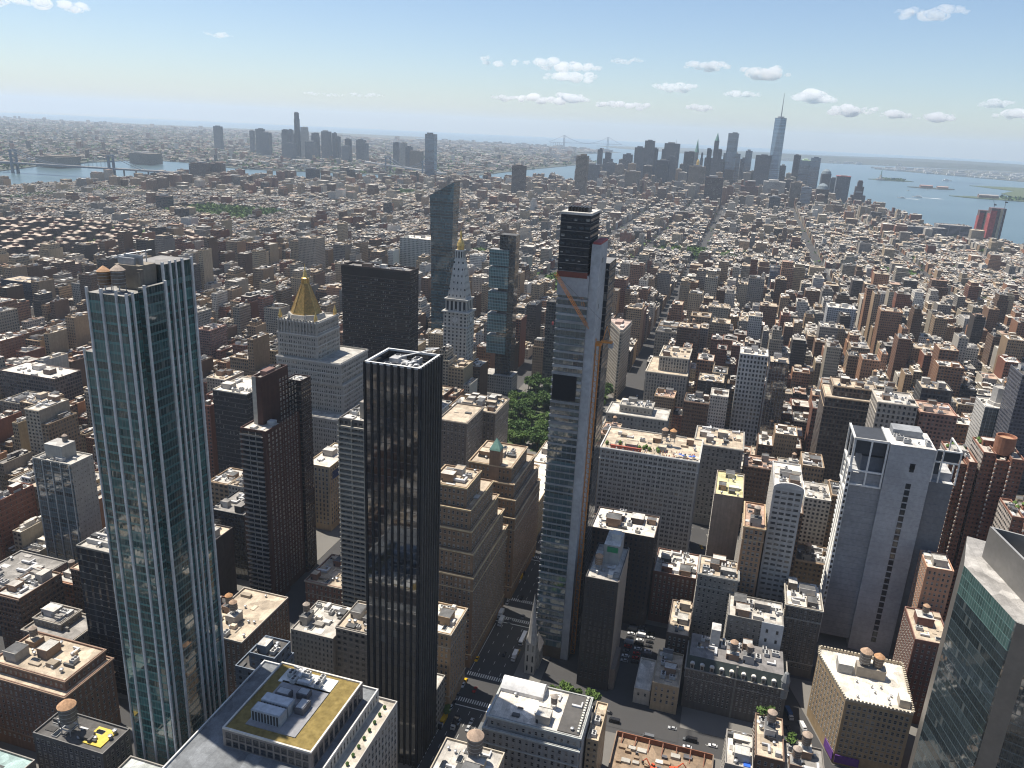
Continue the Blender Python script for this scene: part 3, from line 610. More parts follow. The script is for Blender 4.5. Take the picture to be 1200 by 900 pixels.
    q = MB(); cr = [(-.8, -.5), (.8, -.5), (0, .8)]
    P = lambda k, i: A+d*(L*k)+e1*cr[i][0]+e2*cr[i][1]
    for i in range(3): q.tube(P(0, i), P(1, i), .14, .12, 'orange', n=5)
    for k in range(24):
        for i in range(3): q.tube(P(k/24, i), P((k+1)/24, (i+1) % 3), .08, .08, 'orange', n=4)
    q.build('jib', c)
    q = MB(); q.tube((X+4, Y, 205), tuple(A+d*(L*.92)+e2*.8), .06, .06, 'dark', n=4); q.build('luffing_cable', c)
    q = MB(); q.tube(tuple(Bp), (Bp.x, Bp.y, 212), .05, .05, 'dark', n=4); q.bx(Bp.x-.4, Bp.y-.4, Bp.x+.4, Bp.y+.4, 210.6, 212, 'red'); q.build('hook_block', c)
thin_tower()
# --- stepped stone tower with the gilded pyramid
def gold_pyramid_tower():
    c = (.33, .315, .285); occ(-352, 545, -280, 640, 3)
    t = thing('stone_tower', (-320, 590, 0), 'stepped pale stone tower crowned by a gilded pyramid roof and small gold pinnacles', 'tower')
    b = MB(); M_ = [(-350, -283, 548, 636, 0, 62), (-348, -285, 562, 632, 62, 88), (-347, -286, 560, 610, 88, 107), (-346, -308, 562, 600, 107, 128), (-345.5, -308.5, 562.5, 599.5, 128, 139)]
    W = []
    for a, e, d_, g_, z0, z1 in M_:
        b.shell(a, d_, e, g_, z0, z1, stB(c), None, 1.3); hang(W, 'N', a+1.5, e-1.5, d_, z0+1+4*(z0 == 0), z1-1, 4.2, 4, 1.1, 2.2, 0, .95); hang(W, 'W', d_+1.5, g_-1.5, e, z0+1+4*(z0 == 0), z1-1, 4.2, 4, 1.1, 2.2, 0, .95)
    b.build('wall', t); q = MB()
    for a, e, d_, g_, z0, z1 in M_: cornice(q, a, d_, e, g_, z1-.3, .9, .5, (.45, .44, .42)); cornice(q, a, d_, e, g_, z1-9, .5, .3, (.45, .44, .42))
    q.build('cornice', t); put_windows(t, W)
    q = MB()
    for a, e, d_, g_, z0, z1 in M_: q.face([(a+.5, d_+.5, z1), (e-.5, d_+.5, z1), (e-.5, g_-.5, z1), (a+.5, g_-.5, z1)], 'roof', (.42, .40, .36))
    q.build('roof', t); cx, cy_ = -329, 581
    q = MB(); q.lathe(cx, cy_, [(16.5, 139.05), (15.2, 143.2)], 'plain', c, 8, rot=R(22.5)); q.build('lantern_base', t)
    q = MB(); q.lathe(cx, cy_, [(13.6, 143.2), (12.9, 144.2), (3.3, 168)], 'gold', n=8, rot=R(22.5))
    for k in range(8): a = R(22.5+45*k); q.tube((cx+13*math.cos(a), cy_+13*math.sin(a), 144), (cx+3.4*math.cos(a), cy_+3.4*math.sin(a), 168.1), .32, .22, 'gold', n=5); q.build('gilded_pyramid', t)
    q = MB(); q.lathe(cx, cy_, [(2.6, 168), (2.5, 172.5), (3.4, 172.7), (2.2, 173.4), (.4, 181), (.1, 185)], 'gold', n=8)
    for k in range(8): a = math.pi*k/4; q.bx(cx+3.2*math.cos(a)-.25, cy_+3.2*math.sin(a)-.25, cx+3.2*math.cos(a)+.25, cy_+3.2*math.sin(a)+.25, 168, 172.6, 'gold')
    q.build('gilded_lantern', t)
    for x in (-344, -310.5):
        for y in (564.5, 597): q = MB(); q.lathe(x, y, [(1.5, 139.1), (1.5, 142.5), (1.7, 142.6), (.1, 148.5)], 'gold', n=8); q.build('pinnacle', t)
    for x in (-335, -319): q = MB(); q.lathe(x, 563.4, [(1.1, 140), (1.1, 142), (.1, 146)], 'plain', c, n=6); q.build('stone_pinnacle', t)
    for k in range(13):
        q = MB(); q.bx(-345+k*3, 561.6, -344+k*3, 562.4, 128.6, 141.5, 'plain', c); q.build('buttress', t)
gold_pyramid_tower()
# --- tall white campanile with pyramid top and gold cupola
def campanile():
    x0, x1, y0, y1 = -288, -260, 800, 824; occ(x0, y0, x1, y1, 3); c = (.48, .465, .43)
    t = thing('clock_tower', (-274, 812, 0), 'tall white marble campanile with pyramid roof and small gold cupola', 'tower')
    b = MB(); st = stW(c, .42, .22, .8, 4.6, 4.2); b.box(x0, y0, x1, y1, 0, 104, st, ('plain', c)); b.build('wall', t)
    q = MB(); cornice(q, x0, y0, x1, y1, 103, 1.6, 1.8, c); cornice(q, x0, y0, x1, y1, 86, 1, 1, c); q.build('cornice', t)
    for nm, P in (('N', (x0+14, y0-.3)), ('W', (x1+.3, y0+12))):
        q = MB(); ax = 0 if nm == 'N' else 1
        rg_ = [(4.2*math.cos(2*math.pi*k/24), 4.2*math.sin(2*math.pi*k/24)) for k in range(24)]
        pts = [(P[0]+a, P[1], 95+e) if ax == 0 else (P[0], P[1]+a, 95+e) for a, e in rg_]; q.face(pts, 'plain', (.6, .59, .57))
        for k in range(12):
            a = math.pi*k/6; p1 = (P[0]+3.4*math.cos(a), P[1]-.05, 95+3.4*math.sin(a)) if ax == 0 else (P[0]+.05, P[1]+3.4*math.cos(a), 95+3.4*math.sin(a)); q.bx(p1[0]-.25, p1[1]-.25, p1[0]+.25, p1[1]+.25, p1[2]-.25, p1[2]+.25, 'dark')
        q.tube((P[0], P[1]-.1, 95) if ax == 0 else (P[0]+.1, P[1], 95), (P[0]+1, P[1]-.1, 98) if ax == 0 else (P[0]+.1, P[1]+1, 98), .15, .1, 'dark'); q.build('clock_face', t)
    q = MB(); q.box(x0+1.6, y0+1.4, x1-1.6, y1-1.4, 104, 118, stW(c, .55, .1, .85, 4.9, 13), ('plain', c)); q.build('loggia', t)
    q = MB(); cornice(q, x0+1.6, y0+1.4, x1-1.6, y1-1.4, 117.4, 1.2, 1.4, c); q.build('loggia_cornice', t)
    cx, cy_ = -274, 812; q = MB(); st2 = stW(c, .3, .3, .7, 4, 7)
    P0 = [(x0+3, y0+2.6), (x1-3, y0+2.6), (x1-3, y1-2.6), (x0+3, y1-2.6)]; P1 = [(cx-5, cy_-5), (cx+5, cy_-5), (cx+5, cy_+5), (cx-5, cy_+5)]
    for i in range(4):
        a, d_ = P0[i], P0[(i+1) % 4]; e, g_ = P1[(i+1) % 4], P1[i]; q.face([(*a, 118.1), (*d_, 118.1), (*e, 162), (*g_, 162)], 'facade', c, (.28, .35, .65), [(0, 0), (5, 0), (3.5, 6), (1.5, 6)])
    q.build('pyramid_roof', t)
    q = MB(); q.box(cx-4.6, cy_-4.6, cx+4.6, cy_+4.6, 162, 172, stW(c, .5, .1, .85, 3, 9), ('plain', c)); q.build('belvedere', t)
    q = MB(); q.lathe(cx, cy_, [(4, 172), (4, 176), (4.4, 176.3), (3.6, 180), (2, 183), (1.2, 184), (1.2, 188), (1.6, 188.3), (.9, 191), (.2, 193), (.08, 201)], 'gold', n=12); q.build('gold_cupola', t)
campanile()
# --- wedge building
def wedge_building():
    P = [(-101, 884), (-98, 884), (-95, 935), (-97, 938), (-123, 941), (-125, 938)]; occ(-126, 880, -94, 944, 2); c = (.30, .265, .22)
    t = thing('wedge_building', (-108, 915, 0), 'narrow triangular tan stone building whose rounded prow points up the crossing of two avenues', 'building')
    b = MB(); b.prism(P, 0, 83, stW(c, .45, .22, .8, 2.6, 4)); b.build('wall', t)
    def off(o): 
        cx, cy_ = -108, 920; return [(cx+(x-cx)*(1+o/16), cy_+(y-cy_)*(1+o/30)) for x, y in P]
    q = MB(); q.prism(off(1.3), 79.5, 81.5, dict(mat='plain', col=c), ('plain', c), True); q.prism(off(.6), 83, 85, dict(mat='plain', col=(.4, .37, .32)), None); q.prism(off(.4), 18, 19.4, dict(mat='plain', col=c), ('plain', c), True); q.build('cornice', t)
    q = MB(); q.face([(x, y, 83.4) for x, y in P], 'roof', (.46, .36, .31)); q.bx(-112, 915, -104, 932, 83.5, 86.5, 'plain', (.42, .30, .25)); q.bx(-104, 900, -100, 910, 83.5, 85.5, 'plain', (.5, .47, .43)); q.build('roof', t)
wedge_building()
# --- two glass towers by the square, black slab
def sloped_tower():
    x0, x1, y0, y1 = -360, -328, 930, 952; occ(x0, y0, x1, y1, 3)
    t = thing('glass_tower', (-344, 941, 0), 'blue-green glass skyscraper with a slanted top, rising beyond the white campanile', 'tower')
    g = stG((.022, .062, .078), .05, .12, 2, 3.7, (.05, .07, .08)); b = MB(); m = 150
    for (zA, zB, iA, iB) in ((0, m, 4.5, 2.5), (m, 217, 2.5, 0)):
        A = [(x0+iA, y0+iA*.4), (x1-iA*.4, y0), (x1-iA*.4, y1-iA), (x0+iA, y1-iA)]; B_ = [(x0+iB, y0+iB*.4), (x1-iB*.4, y0), (x1-iB*.4, y1-iB), (x0+iB, y1-iB)]
        for i in range(4):
            j = (i+1) % 4; tz = (lambda k: zB) if zB < 200 else (lambda k: (zB, 235, 235, zB)[k])
            b.face([(*A[i], zA), (*A[j], zA), (*B_[j], tz(j)), (*B_[i], tz(i))], 'glass', (.022, .062, .078), (.05, .12, 0), [(0, zA/3.7), (14, zA/3.7), (14, tz(j)/3.7), (0, tz(i)/3.7)], (.05, .07, .08))
    b.build('curtain_wall', t); q = MB(); q.face([(x0, y0, 217), (x1, y0, 235), (x1, y1, 235), (x0, y1, 217)], 'plain', (.05, .06, .07)); q.build('slanted_roof', t)
sloped_tower()
def cube_tower():
    occ(-255, 846, -218, 872, 2)
    t = thing('glass_tower', (-237, 858, 0), 'slender dark tower with pale glass boxes jutting from its side, right of the campanile', 'tower')
    b = MB(); g = stG((.03, .036, .04), .12, .16, 2, 3.6, (.06, .055, .05)); b.box(-241, 850, -222, 866, 0, 187, g, ('plain', (.1, .1, .1))); b.build('curtain_wall', t)
    for z0, z1 in ((48, 70), (74, 96), (100, 122), (126, 150), (152, 170)):
        q = MB(); q.box(-252, 848, -229, 860, z0, z1, stG((.07, .13, .135), .1, .3, 2, 3.6, (.4, .42, .42)), ('plain', (.3, .3, .3)), True); q.build('glass_box', t)
    q = MB(); q.box(-254, 846, -218, 870, 0, 22, stW((.3, .29, .27)), ('roof', (.4, .38, .35))); q.build('podium', t)
cube_tower()
def bronze_slab():
    occ(-356, 688, -278, 742, 3); t = thing('office_tower', (-317, 712, 0), 'broad dark bronze office slab with a flat roof, behind the slim black tower', 'tower')
    c = (.030, .022, .019); b = MB(); b.shell(-354, 690, -281, 712, 0, 164, dict(mat='facade', col=c, wp=(.62, .38, .84), bay=2.2, fl=3.9), None, 2.2, .6, (.06, .045, .04)); b.build('wall', t)
    rg = random.Random(3); roof_part(t, -354, 690, -281, 712, 164, (.2, .19, .18), rg, 14); clutter(t, -350, 692, -284, 710, 164, rg, 6, 0, 2, (.1, .1, .1), (.2, .2, .2))
    q = MB(); q.bx(-354.2, 689.7, -280.7, 689.99, 157, 164.5, 'plain', (.03, .024, .022)); q.build('louvre_band', t)
bronze_slab()
block('apartment_tower', 'dark slim residential slab with green planted roof, standing across the park', 'tower', M1(-195, -173, 902, 922, 104), (.085, .08, .075), 'tar', geo=False, st=stW((.085, .08, .075), .66, .2, .84, 3, 3.5), n=3, bulk=1)
# --- brown towers with balconies
def brown_towers():
    occ(-258, 372, -228, 452, 2); c = (.07, .036, .029)
    t = thing('apartment_tower', (-245, 410, 0), 'dark brown brick apartment tower with stacked balconies and a lower matching slab behind', 'tower')
    b = MB(); b.shell(-256, 380, -238, 398, 0, 120, stB(c), None, 1); b.shell(-253, 390.5, -246.5, 420, 120, 149, stB(c), None, 2); b.box(-254, 398, -240, 421, 0, 120, stB(c)); b.shell(-249.5, 421.02, -238, 433, 0, 140, dict(mat='facade', col=(.032, .02, .019), wp=(.55, .3, .8), bay=2.4, fl=3.2), None, 1); b.build('wall', t)
    q = MB(); q.bx(-253.02, 390.3, -250.2, 390.49, 120, 151, 'plain', (.40, .37, .32)); q.build('buff_panel', t)
    W = []; hang(W, 'W', 381, 397, -238, 5, 119, 4, 3.1, 1.3, 1.5); hang(W, 'W', 399, 419, -240, 5, 149, 3.4, 3.1, 1.2, 1.5); put_windows(t, W, 60)
    z = 8
    for k in range(34):
        q = MB(); q.bx(-255.6, 378.5, -240, 379.99, z, z+.25, 'plain', (.33, .31, .28)); q.bx(-255.6, 378.4, -240, 378.5, z+.25, z+1.15, 'plain', (.2, .19, .18)); q.build('balcony', t)
        q = MB(); q.bx(-255, 379.9, -240.6, 379.98, z+.4, z+2.5, 'pane'); q.bx(-250, 379.84, -249.6, 379.9, z+.4, z+2.5, 'frame'); q.bx(-245.4, 379.84, -245, 379.9, z+.4, z+2.5, 'frame'); q.build('window', t); z += 3.3
    rg = random.Random(5); roof_part(t, -256, 380, -238, 398, 120, (.5, .46, .4), rg, 4); roof_part(t, -253, 390.5, -246.5, 420, 149, (.46, .44, .4), rg, 5); roof_part(t, -249.5, 421.02, -238, 433, 140, (.5, .48, .45), rg, 5)
    q = MB(); q.bx(-252, 398, -247.5, 408, 149, 152.5, 'plain', (.2, .12, .1)); q.build('bulkhead', t)
brown_towers()
def balcony_slab():
    occ(-186, 370, -158, 398, 1); t = thing('apartment_tower', (-172, 384, 0), 'beige slab block with rows of balconies, half hidden behind the slim black tower', 'tower'); c = (.34, .31, .26)
    b = MB(); b.shell(-184, 372, -160, 396, 0, 140, dict(mat='facade', col=(.14, .13, .12), wp=(.6, .3, .85), bay=3, fl=3.2), [None, None, None, None], 1.2); b.build('wall', t)
    z = 6
    for k in range(41):
        q = MB(); q.bx(-184.6, 370.6, -160.5, 371.99, z, z+1.05, 'plain', c); q.build('balcony', t); z += 3.25
    for x in (-184, -176, -168, -160.6): q = MB(); q.bx(x-.3, 370.9, x+.3, 371.98, 0, 140.5, 'plain', c); q.build('pier', t)
    rg = random.Random(2); roof_part(t, -184, 372, -160, 396, 140, (.5, .47, .42), rg, 5); clutter(t, -182, 374, -162, 394, 140, rg, 4, 0, 1, c)
    q = MB(); q.bx(-174, 378, -163, 389, 140, 150, 'plain', (.30, .27, .23)); q.build('bulkhead', t)
balcony_slab()
# --- grey hotel tower with a blank wall and white frames
def frame_tower():
    x0, x1, y0, y1 = 98, 158, 464, 496; occ(94, 440, 160, 500, 2)
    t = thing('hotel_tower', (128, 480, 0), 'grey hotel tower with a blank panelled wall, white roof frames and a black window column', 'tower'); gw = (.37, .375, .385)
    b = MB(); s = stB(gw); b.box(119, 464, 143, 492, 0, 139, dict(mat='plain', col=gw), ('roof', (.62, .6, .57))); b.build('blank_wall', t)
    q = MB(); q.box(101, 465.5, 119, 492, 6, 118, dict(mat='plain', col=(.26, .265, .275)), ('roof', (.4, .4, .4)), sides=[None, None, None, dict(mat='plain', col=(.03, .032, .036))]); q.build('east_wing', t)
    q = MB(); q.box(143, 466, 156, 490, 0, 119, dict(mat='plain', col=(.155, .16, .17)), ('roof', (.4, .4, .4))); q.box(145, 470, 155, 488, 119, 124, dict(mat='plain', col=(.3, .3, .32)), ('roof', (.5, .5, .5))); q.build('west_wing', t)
    q = MB()
    for k in range(28): q.bx(119, 463.94, 143, 463.97, 4+k*4.8, 4.09+k*4.8, 'plain', (.24, .255, .28)); q.bx(101, 465.42, 119, 465.46, 8+k*3.9, 8.18+k*3.9, 'plain', (.18, .19, .22)); q.bx(143, 465.92, 156, 465.96, 5+k*4, 5.18+k*4, 'plain', (.13, .14, .165))
    q.build('panel_joints', t)
    for k in range(29):
        if k in (27, 26): continue
        z = 8+k*4.2
        q = MB(); q.bx(131.4, 463.9, 133.8, 463.99, z, z+3.3, 'pane'); q.bx(131.2, 463.86, 131.4, 463.99, z-.1, z+3.4, 'darkframe'); q.bx(133.8, 463.86, 134, 463.99, z-.1, z+3.4, 'darkframe'); q.build('window', t)
    q = MB(); q.bx(131.4, 463.9, 133.8, 463.99, 123.6, 127.6, 'pane'); q.build('window', t)
    wf = (.66, .65, .62); q = MB()
    for x in (100, 109, 117.6): q.bx(x, 464.4, x+.9, 465.3, 110, 139.5, 'plain', wf)
    for z in (110, 119, 138.6): q.bx(100, 464.3, 118.6, 465.3, z, z+1, 'plain', wf)
    for y in (464.3, 478, 491): q.bx(99.6, y, 100.5, y+.9, 104, 139.5, 'plain', wf)
    for z in (104, 121, 138.6): q.bx(99.5, 464.4, 100.6, 492, z, z+.9, 'plain', wf)
    q.bx(100, 464.4, 119, 466, 138.62, 139.6, 'plain', wf); q.bx(117.7, 465.3, 118.9, 492, 138.5, 139.5, 'plain', wf); q.build('white_roof_frame', t)
    q = MB(); q.bx(101, 466, 118, 491, 130, 138.4, 'plain', (.045, .05, .06)); q.bx(106, 468, 118, 490, 118, 128, 'plain', (.12, .13, .15)); q.build('roof_louvres', t)
    q = MB()
    for x in (143.3, 147, 156): q.bx(x, 465, x+.7, 465.8, 119, 139.3, 'plain', wf)
    for z in (131.5, 138.5): q.bx(143.3, 464.9, 156.7, 465.8, z, z+.8, 'plain', wf)
    for y in (474, 490): q.bx(156, y, 156.7, y+.7, 119, 139.3, 'plain', wf)
    q.bx(156, 465.8, 156.8, 490.7, 138.5, 139.3, 'plain', wf); q.build('white_roof_frame', t)
    q = MB(); q.bx(147.8, 465.9, 155.9, 466.3, 132.4, 138.4, 'plain', (.04, .045, .055)); q.bx(144.2, 465.9, 146.9, 466.3, 124, 138.4, 'plain', (.04, .045, .055)); q.build('roof_louvres', t)
    q = MB()
    for k in range(34): q.bx(100.5, 465, 100.98, 491.5, 8+k*3.4, 9.5+k*3.4, 'plain', (.6, .59, .56))
    q.build('sunshade_fins', t)
    q = MB(); q.bx(99.3, 463.9, 101.2, 465.4, 0, 122, 'plain', wf); q.build('white_corner_pier', t)
    for k in range(30): q = MB(); q.bx(99.7, 463.84, 100.8, 463.89, 9+k*3.7, 11+k*3.7, 'pane'); q.build('window', t)
    rg = random.Random(9); clutter(t, 120, 466, 142, 490, 139, rg, 7, 0, 1, gw)
    q = MB(); q.bx(122, 480, 138, 491, 139, 143, 'plain', (.26, .27, .28)); q.build('bulkhead', t)
frame_tower()
# --- tan brick block with two big tanks
def tan_block():
    P = [(101, 358), (132, 358), (133, 398), (91.5, 398), (90.5, 391)]; occ(84, 354, 136, 402, 1); c = (.34, .25, .15)
    t = thing('loft_building', (112, 378, 0), 'tan brick corner block with a white roof, crenellated parapet and two round tanks', 'building')
    b = MB(); b.prism(P, 0, 39, stB(c)); b.prism(P, 39, 40.2, dict(mat='plain', col=(.45, .38, .28)), None)
    for i in range(5):
        a, d_ = P[i], P[(i+1) % 5]; n = int(math.hypot(d_[0]-a[0], d_[1]-a[1])/1.7)
        for k in range(n): x, y = a[0]+(d_[0]-a[0])*(k+.5)/n, a[1]+(d_[1]-a[1])*(k+.5)/n; b.bx(x-.5, y-.35, x+.5, y+.35, 40.15, 41.1, 'plain', (.48, .42, .32))
    b.build('wall', t); q = MB(); q.face([(x, y, 39.1) for x, y in P], 'roof', (.66, .61, .53)); q.build('roof', t)
    W = []; hang(W, 'N', 102, 131, 358, 7, 38, 2.45, 3.3, 1.5, 2.1); lst = []
    a, d_ = P[0], P[4]; L = math.hypot(d_[0]-a[0], d_[1]-a[1]); ang = math.atan2(d_[1]-a[1], d_[0]-a[0])
    for k in range(11):
        for j in range(9): W.append(((a[0]+(d_[0]-a[0])*(k+.5)/11-.05, a[1]+(d_[1]-a[1])*(k+.5)/11-.02, 8.7+j*3.45), ang+math.pi, 1.35, 2.1, (0, 0, 1, 2)[(k*j) % 4]))
    put_windows(t, W)
    q = MB(); q.bx(108, 380, 122, 386, 39.1, 45, 'plain', (.33, .29, .24)); q.build('bulkhead', t); water_tank(t, 111.5, 383, 41.5, 1.6); water_tank(t, 118, 383.5, 41.2, 1.4)
    q = MB(); q.box(99, 380, 106, 388, 39.1, 44.5, dict(mat='plain', col=(.35, .34, .32)), ('roof', (.66, .64, .6))); q.build('bulkhead', t); q = MB(); q.box(126, 362, 131, 368, 39.1, 43.5, dict(mat='plain', col=(.4, .36, .3)), ('roof', (.6, .57, .5))); q.build('bulkhead', t)
    rg = random.Random(1)
    for k in range(8): new_mesh_obj(ACN[2], ACM[2], t, (105+rg.random()*22, 362+rg.random()*15, 39.1), 0, (.8,)*3)
    for nm, (X0, X1, Y0, Y1) in (('purple_hoarding', (101.5, 113, 356.9, 357.4)),):
        q = MB(); q.bx(X0, Y0, X1, Y1, 2, 6.5, 'plain', (.10, .035, .19)); q.build(nm, t)
    q = MB(); s_ = 10; ex, ey = math.cos(ang), math.sin(ang); q.prism([(101-.7, 358), (101-.4, 358.1), (101-.4+ex*s_, 358.1+ey*s_), (101-.7+ex*s_, 358+ey*s_)][::-1], 2, 7, dict(mat='plain', col=(.13, .05, .24)), ('plain', (.13, .05, .24))); q.build('purple_hoarding', t)
tan_block()
# --- dark mansard hotel
def mansard_hotel():
    x0, x1, y0, y1 = 23, 76, 374, 398; occ(x0, y0, x1, y1+1, 1); c = (.12, .108, .095)
    t = thing('old_hotel', (50, 386, 0), 'long dark brick hotel with a green mansard roof and a row of arched white dormers', 'building')
    b = MB(); b.box(x0, y0, x1, y1, 0, 26, stB(c)); b.build('wall', t)
    q = MB(); P = [(x0, y0), (x1, y0), (x1, y1), (x0, y1)]; Q = [(x0+1, y0+2.6), (x1-2.6, y0+2.6), (x1-2.6, y1-.5), (x0+1, y1-.5)]
    for i in range(4): j = (i+1) % 4; q.face([(*P[i], 26.02), (*P[j], 26.02), (*Q[j], 32.5), (*Q[i], 32.5)], 'plain', (.05, .065, .062))
    q.build('mansard_roof', t); q = MB(); q.face([(*p, 32.5) for p in Q], 'roof', (.20, .19, .185)); q.build('roof', t)
    q = MB(); cornice(q, x0, y0, x1, y1, 25.4, .6, .7, (.28, .26, .23)); cornice(q, x0, y0, x1, y1, 20, .4, .3, (.28, .26, .23)); q.build('cornice', t)
    for k in range(10):
        x = x0+3.2+k*5.2+(1 if k > 4 else 0); d_ = MB(); d_.bx(x-1, y0-.1, x+1, y0+2.2, 26.1, 29, 'plain', (.33, .31, .27)); d_.bx(x-.6, y0-.16, x+.6, y0-.1, 26.6, 28.7, 'pane')
        A = [(x+1.25*math.cos(math.pi*i/8), 29+.9*math.sin(math.pi*i/8)) for i in range(9)]
        d_.face([(p[0], y0-.2, p[1]) for p in A[::-1]], 'plain', (.55, .53, .48))
        for i in range(8): d_.face([(A[i][0], y0-.2, A[i][1]), (A[i+1][0], y0-.2, A[i+1][1]), (A[i+1][0], y0+2.2, A[i+1][1]), (A[i][0], y0+2.2, A[i][1])], 'plain', (.6, .58, .54))
        d_.build('dormer', t)
    W = []; hang(W, 'N', x0+1, x1-1, y0, 5, 25, 2.4, 3.3, 1.0, 2.0); put_windows(t, W)
    q = MB(); q.lathe(x1-1.5, y0+1.5, [(2.2, 20), (2.2, 30), (2.5, 30.2), (1.2, 35), (.1, 36)], 'plain', (.24, .25, .25), 8); q.build('corner_turret', t)
    q = MB(); q.bx(x0+26, y0-.3, x0+27, y0+1, 0, 33, 'plain', (.2, .19, .17)); q.build('chimney_pier', t)
    rg = random.Random(7); clutter(t, x0+3, y0+4, x1-4, y1-1, 32.5, rg, 20, 2, 3, (.5, .49, .46), (.5, .5, .48))
    q = MB(); q.box(x0+11, y1-9, x0+16, y1-2, 32.5, 43, dict(mat='plain', col=(.5, .48, .44)), ('roof', (.6, .58, .55))); q.build('bulkhead', t)
mansard_hotel()
# --- glazed tower turned along the diagonal avenue
def turned_tower():
    occ(108, 262, 170, 352, 2)
    t = thing('glass_tower', (140, 300, 0), 'dark reflective glass tower with a metal crown and a lighter glass top storey', 'tower')
    P = [(128, 270), (166, 256), (190, 312), (127, 332), (120, 305)]; mt = dict(mat='metal', col=(.17, .155, .135))
    g = stG((.03, .042, .046), .05, .12, 1.5, 3.8, (.03, .035, .035)); g2 = stG((.055, .10, .092), .06, .10, 1.5, 4.6, (.22, .26, .25))
    b = MB(); b.prism(P, 0, 138, g, None, False, [g, g, None, mt, None]); b.build('curtain_wall', t)
    b = MB(); b.prism(P, 138.01, 150, g2, ('roof', (.33, .315, .295)), False, [None, None, None, mt, None]); b.build('glass_top_storey', t)
    q = MB(); q.prism([(128.4, 269.5), (134, 267.4), (134.2, 268.2), (128.7, 270.2)], 0, 149.9, mt, ('metal', (.4, .39, .36))); q.build('corner_pier', t)
    Q = [(135.5, 279.5), (170, 266.5), (180, 300), (128.5, 315)]; b = MB(); b.prism(Q, 150.02, 163.5, dict(mat='metal', col=(.20, .19, .175)), None)
    Q2 = [(x+(153-x)*.045, y+(290-y)*.045) for x, y in Q]; b.prism(Q2[::-1], 155, 163.5, dict(mat='metal', col=(.16, .155, .145)), None)
    for i in range(4): j = (i+1) % 4; b.face([(*Q[i], 163.5), (*Q[j], 163.5), (*Q2[j], 163.5), (*Q2[i], 163.5)], 'metal', (.36, .35, .33))
    b.face([(*p, 155) for p in Q2], 'roof', (.2, .2, .2)); b.build('metal_crown', t)
    for k in range(12): new_mesh_obj(ACN[k % 2], ACM[k % 2], t, (137+k % 6*3.6, 286+k % 4*6-k % 6*.6, 155.05), 0, (1.7,)*3)
    q = MB(); q.prism([(134.5, 266), (168, 253.5), (171, 262), (138, 274)], 0, 88, dict(mat='facade', col=(.34, .31, .27), wp=(.6, .3, .7), bay=4, fl=4), ('roof', (.6, .57, .52))); q.build('lower_wing', t)
turned_tower()
# ---------------------------------------------------------------- stone, brick and glass blocks near the camera
block('office_building', 'low block with a pale teal glazed roof at the lower left edge', 'building', M1(-284, -243, 172, 205, 30), 'grey', (.30, .40, .38), (3, 3.7, 1.3, 2, 0), n=3, bulk=1)
t = block('loft_building', 'dark block with one huge water tank and a yellow roof deck', 'building', M1(-252, -214, 213, 229, 35), (.12, .115, .11), 'tar', (3, 3.7, 1.5, 2.2, 0), n=6, bulk=1, seed=4)
water_tank(t, -237, 219, 36, 2.0); q = MB(); q.bx(-228, 216, -218, 226, 35.05, 35.6, 'plain', (.62, .46, .09)); q.build('yellow_deck', t)
block('office_building', 'low flat pale grey roof at the foot of the teal glass tower', 'building', M1(-204, -180, 190, 218, 33), 'grey', (.46, .48, .46), (3, 3.7, 1.3, 2, 0), n=1, bulk=0, bits=1)
block('brick_building', 'brown brick apartment block with terraced roof at the lower left', 'building', [(-306, -253, 232, 262, 0, 39), (-300, -256, 236, 261, 39, 44)], (.19, .115, .08), 'tan', (3, 3.4, 1.1, 1.8, 0), n=8, bulk=3, tanks=1, corn=(.26, .18, .13))
block('brick_building', 'grey mansard roofed house with a tree lined terrace', 'building', [(-320, -288, 270, 292, 0, 34), (-318, -300, 276, 290, 34, 38)], (.22, .19, .16), 'grey', (2.8, 3.4, 1.1, 1.8, 0), n=5, bulk=1, corn=(.36, .33, .28))
t = block('dark_building', 'black scaffolded slab with a pale roof, left of the teal glass tower', 'building', M1(-285, -257, 279, 303, 87), (.022, .024, .028), 'silver', st=stW((.020, .022, .027), .3, .1, .9, 4.6, 3.6), geo=False, n=12, bulk=2, wallcap=(.2, .19, .17))  # near-black wall colour on every side of the slab
q = MB()
for k in range(3): q.bx(-283, 284+k*6, -262, 285.4+k*6, 87, 89.6, 'plain', (.45, .43, .4))
q.build('roof_beam', t); q = MB(); q.tube((-262, 285, 87), (-260, 290, 96), .3, .2, 'red'); q.tube((-262, 288, 87), (-261, 286, 93), .3, .2, 'red'); q.build('red_hoist', t)
def panel_block():
    t = thing('apartment_building', (-384, 369, 0), 'glass fronted block with a beige side wall of tiny windows and a roof box', 'building'); occ(-400, 360, -369, 378)
    g = stG((.05, .075, .085), .08, .22, 1.8, 3.3, (.2, .2, .19)); s = stW((.34, .32, .28), .16, .45, .62, 3.2, 3.4)
    b = MB(); b.shell(-400, 360, -369, 378, 0, 84, g, [g, s, s, s], 1, .4, (.4, .38, .34)); b.build('wall', t); rg = random.Random(3); roof_part(t, -400, 360, -369, 378, 84, (.5, .47, .42), rg, 8)
    for k in range(5): q = MB(); q.bx(-399.5+k*7.2, 359.4, -398.9+k*7.2, 359.99, 0, 84, 'plain', (.4, .4, .38)); q.build('pilaster', t)
    q = MB(); q.box(-393, 364, -379, 375, 84, 94, stB((.33, .32, .29)), ('roof', (.42, .4, .37))); q.build('roof_box', t); water_tank(t, -384, 372, 91.5, .9); clutter(t, -399, 361, -372, 364, 84, rg, 3, 0, 0)
panel_block()
block('office_building', 'stocky grey office block with many small windows at the left edge', 'building', M1(-392, -356, 300, 335, 31), 'grey', 'grey', (2.6, 3.5, 1.3, 2, 0), n=10, bulk=2, corn=(.3, .29, .27))
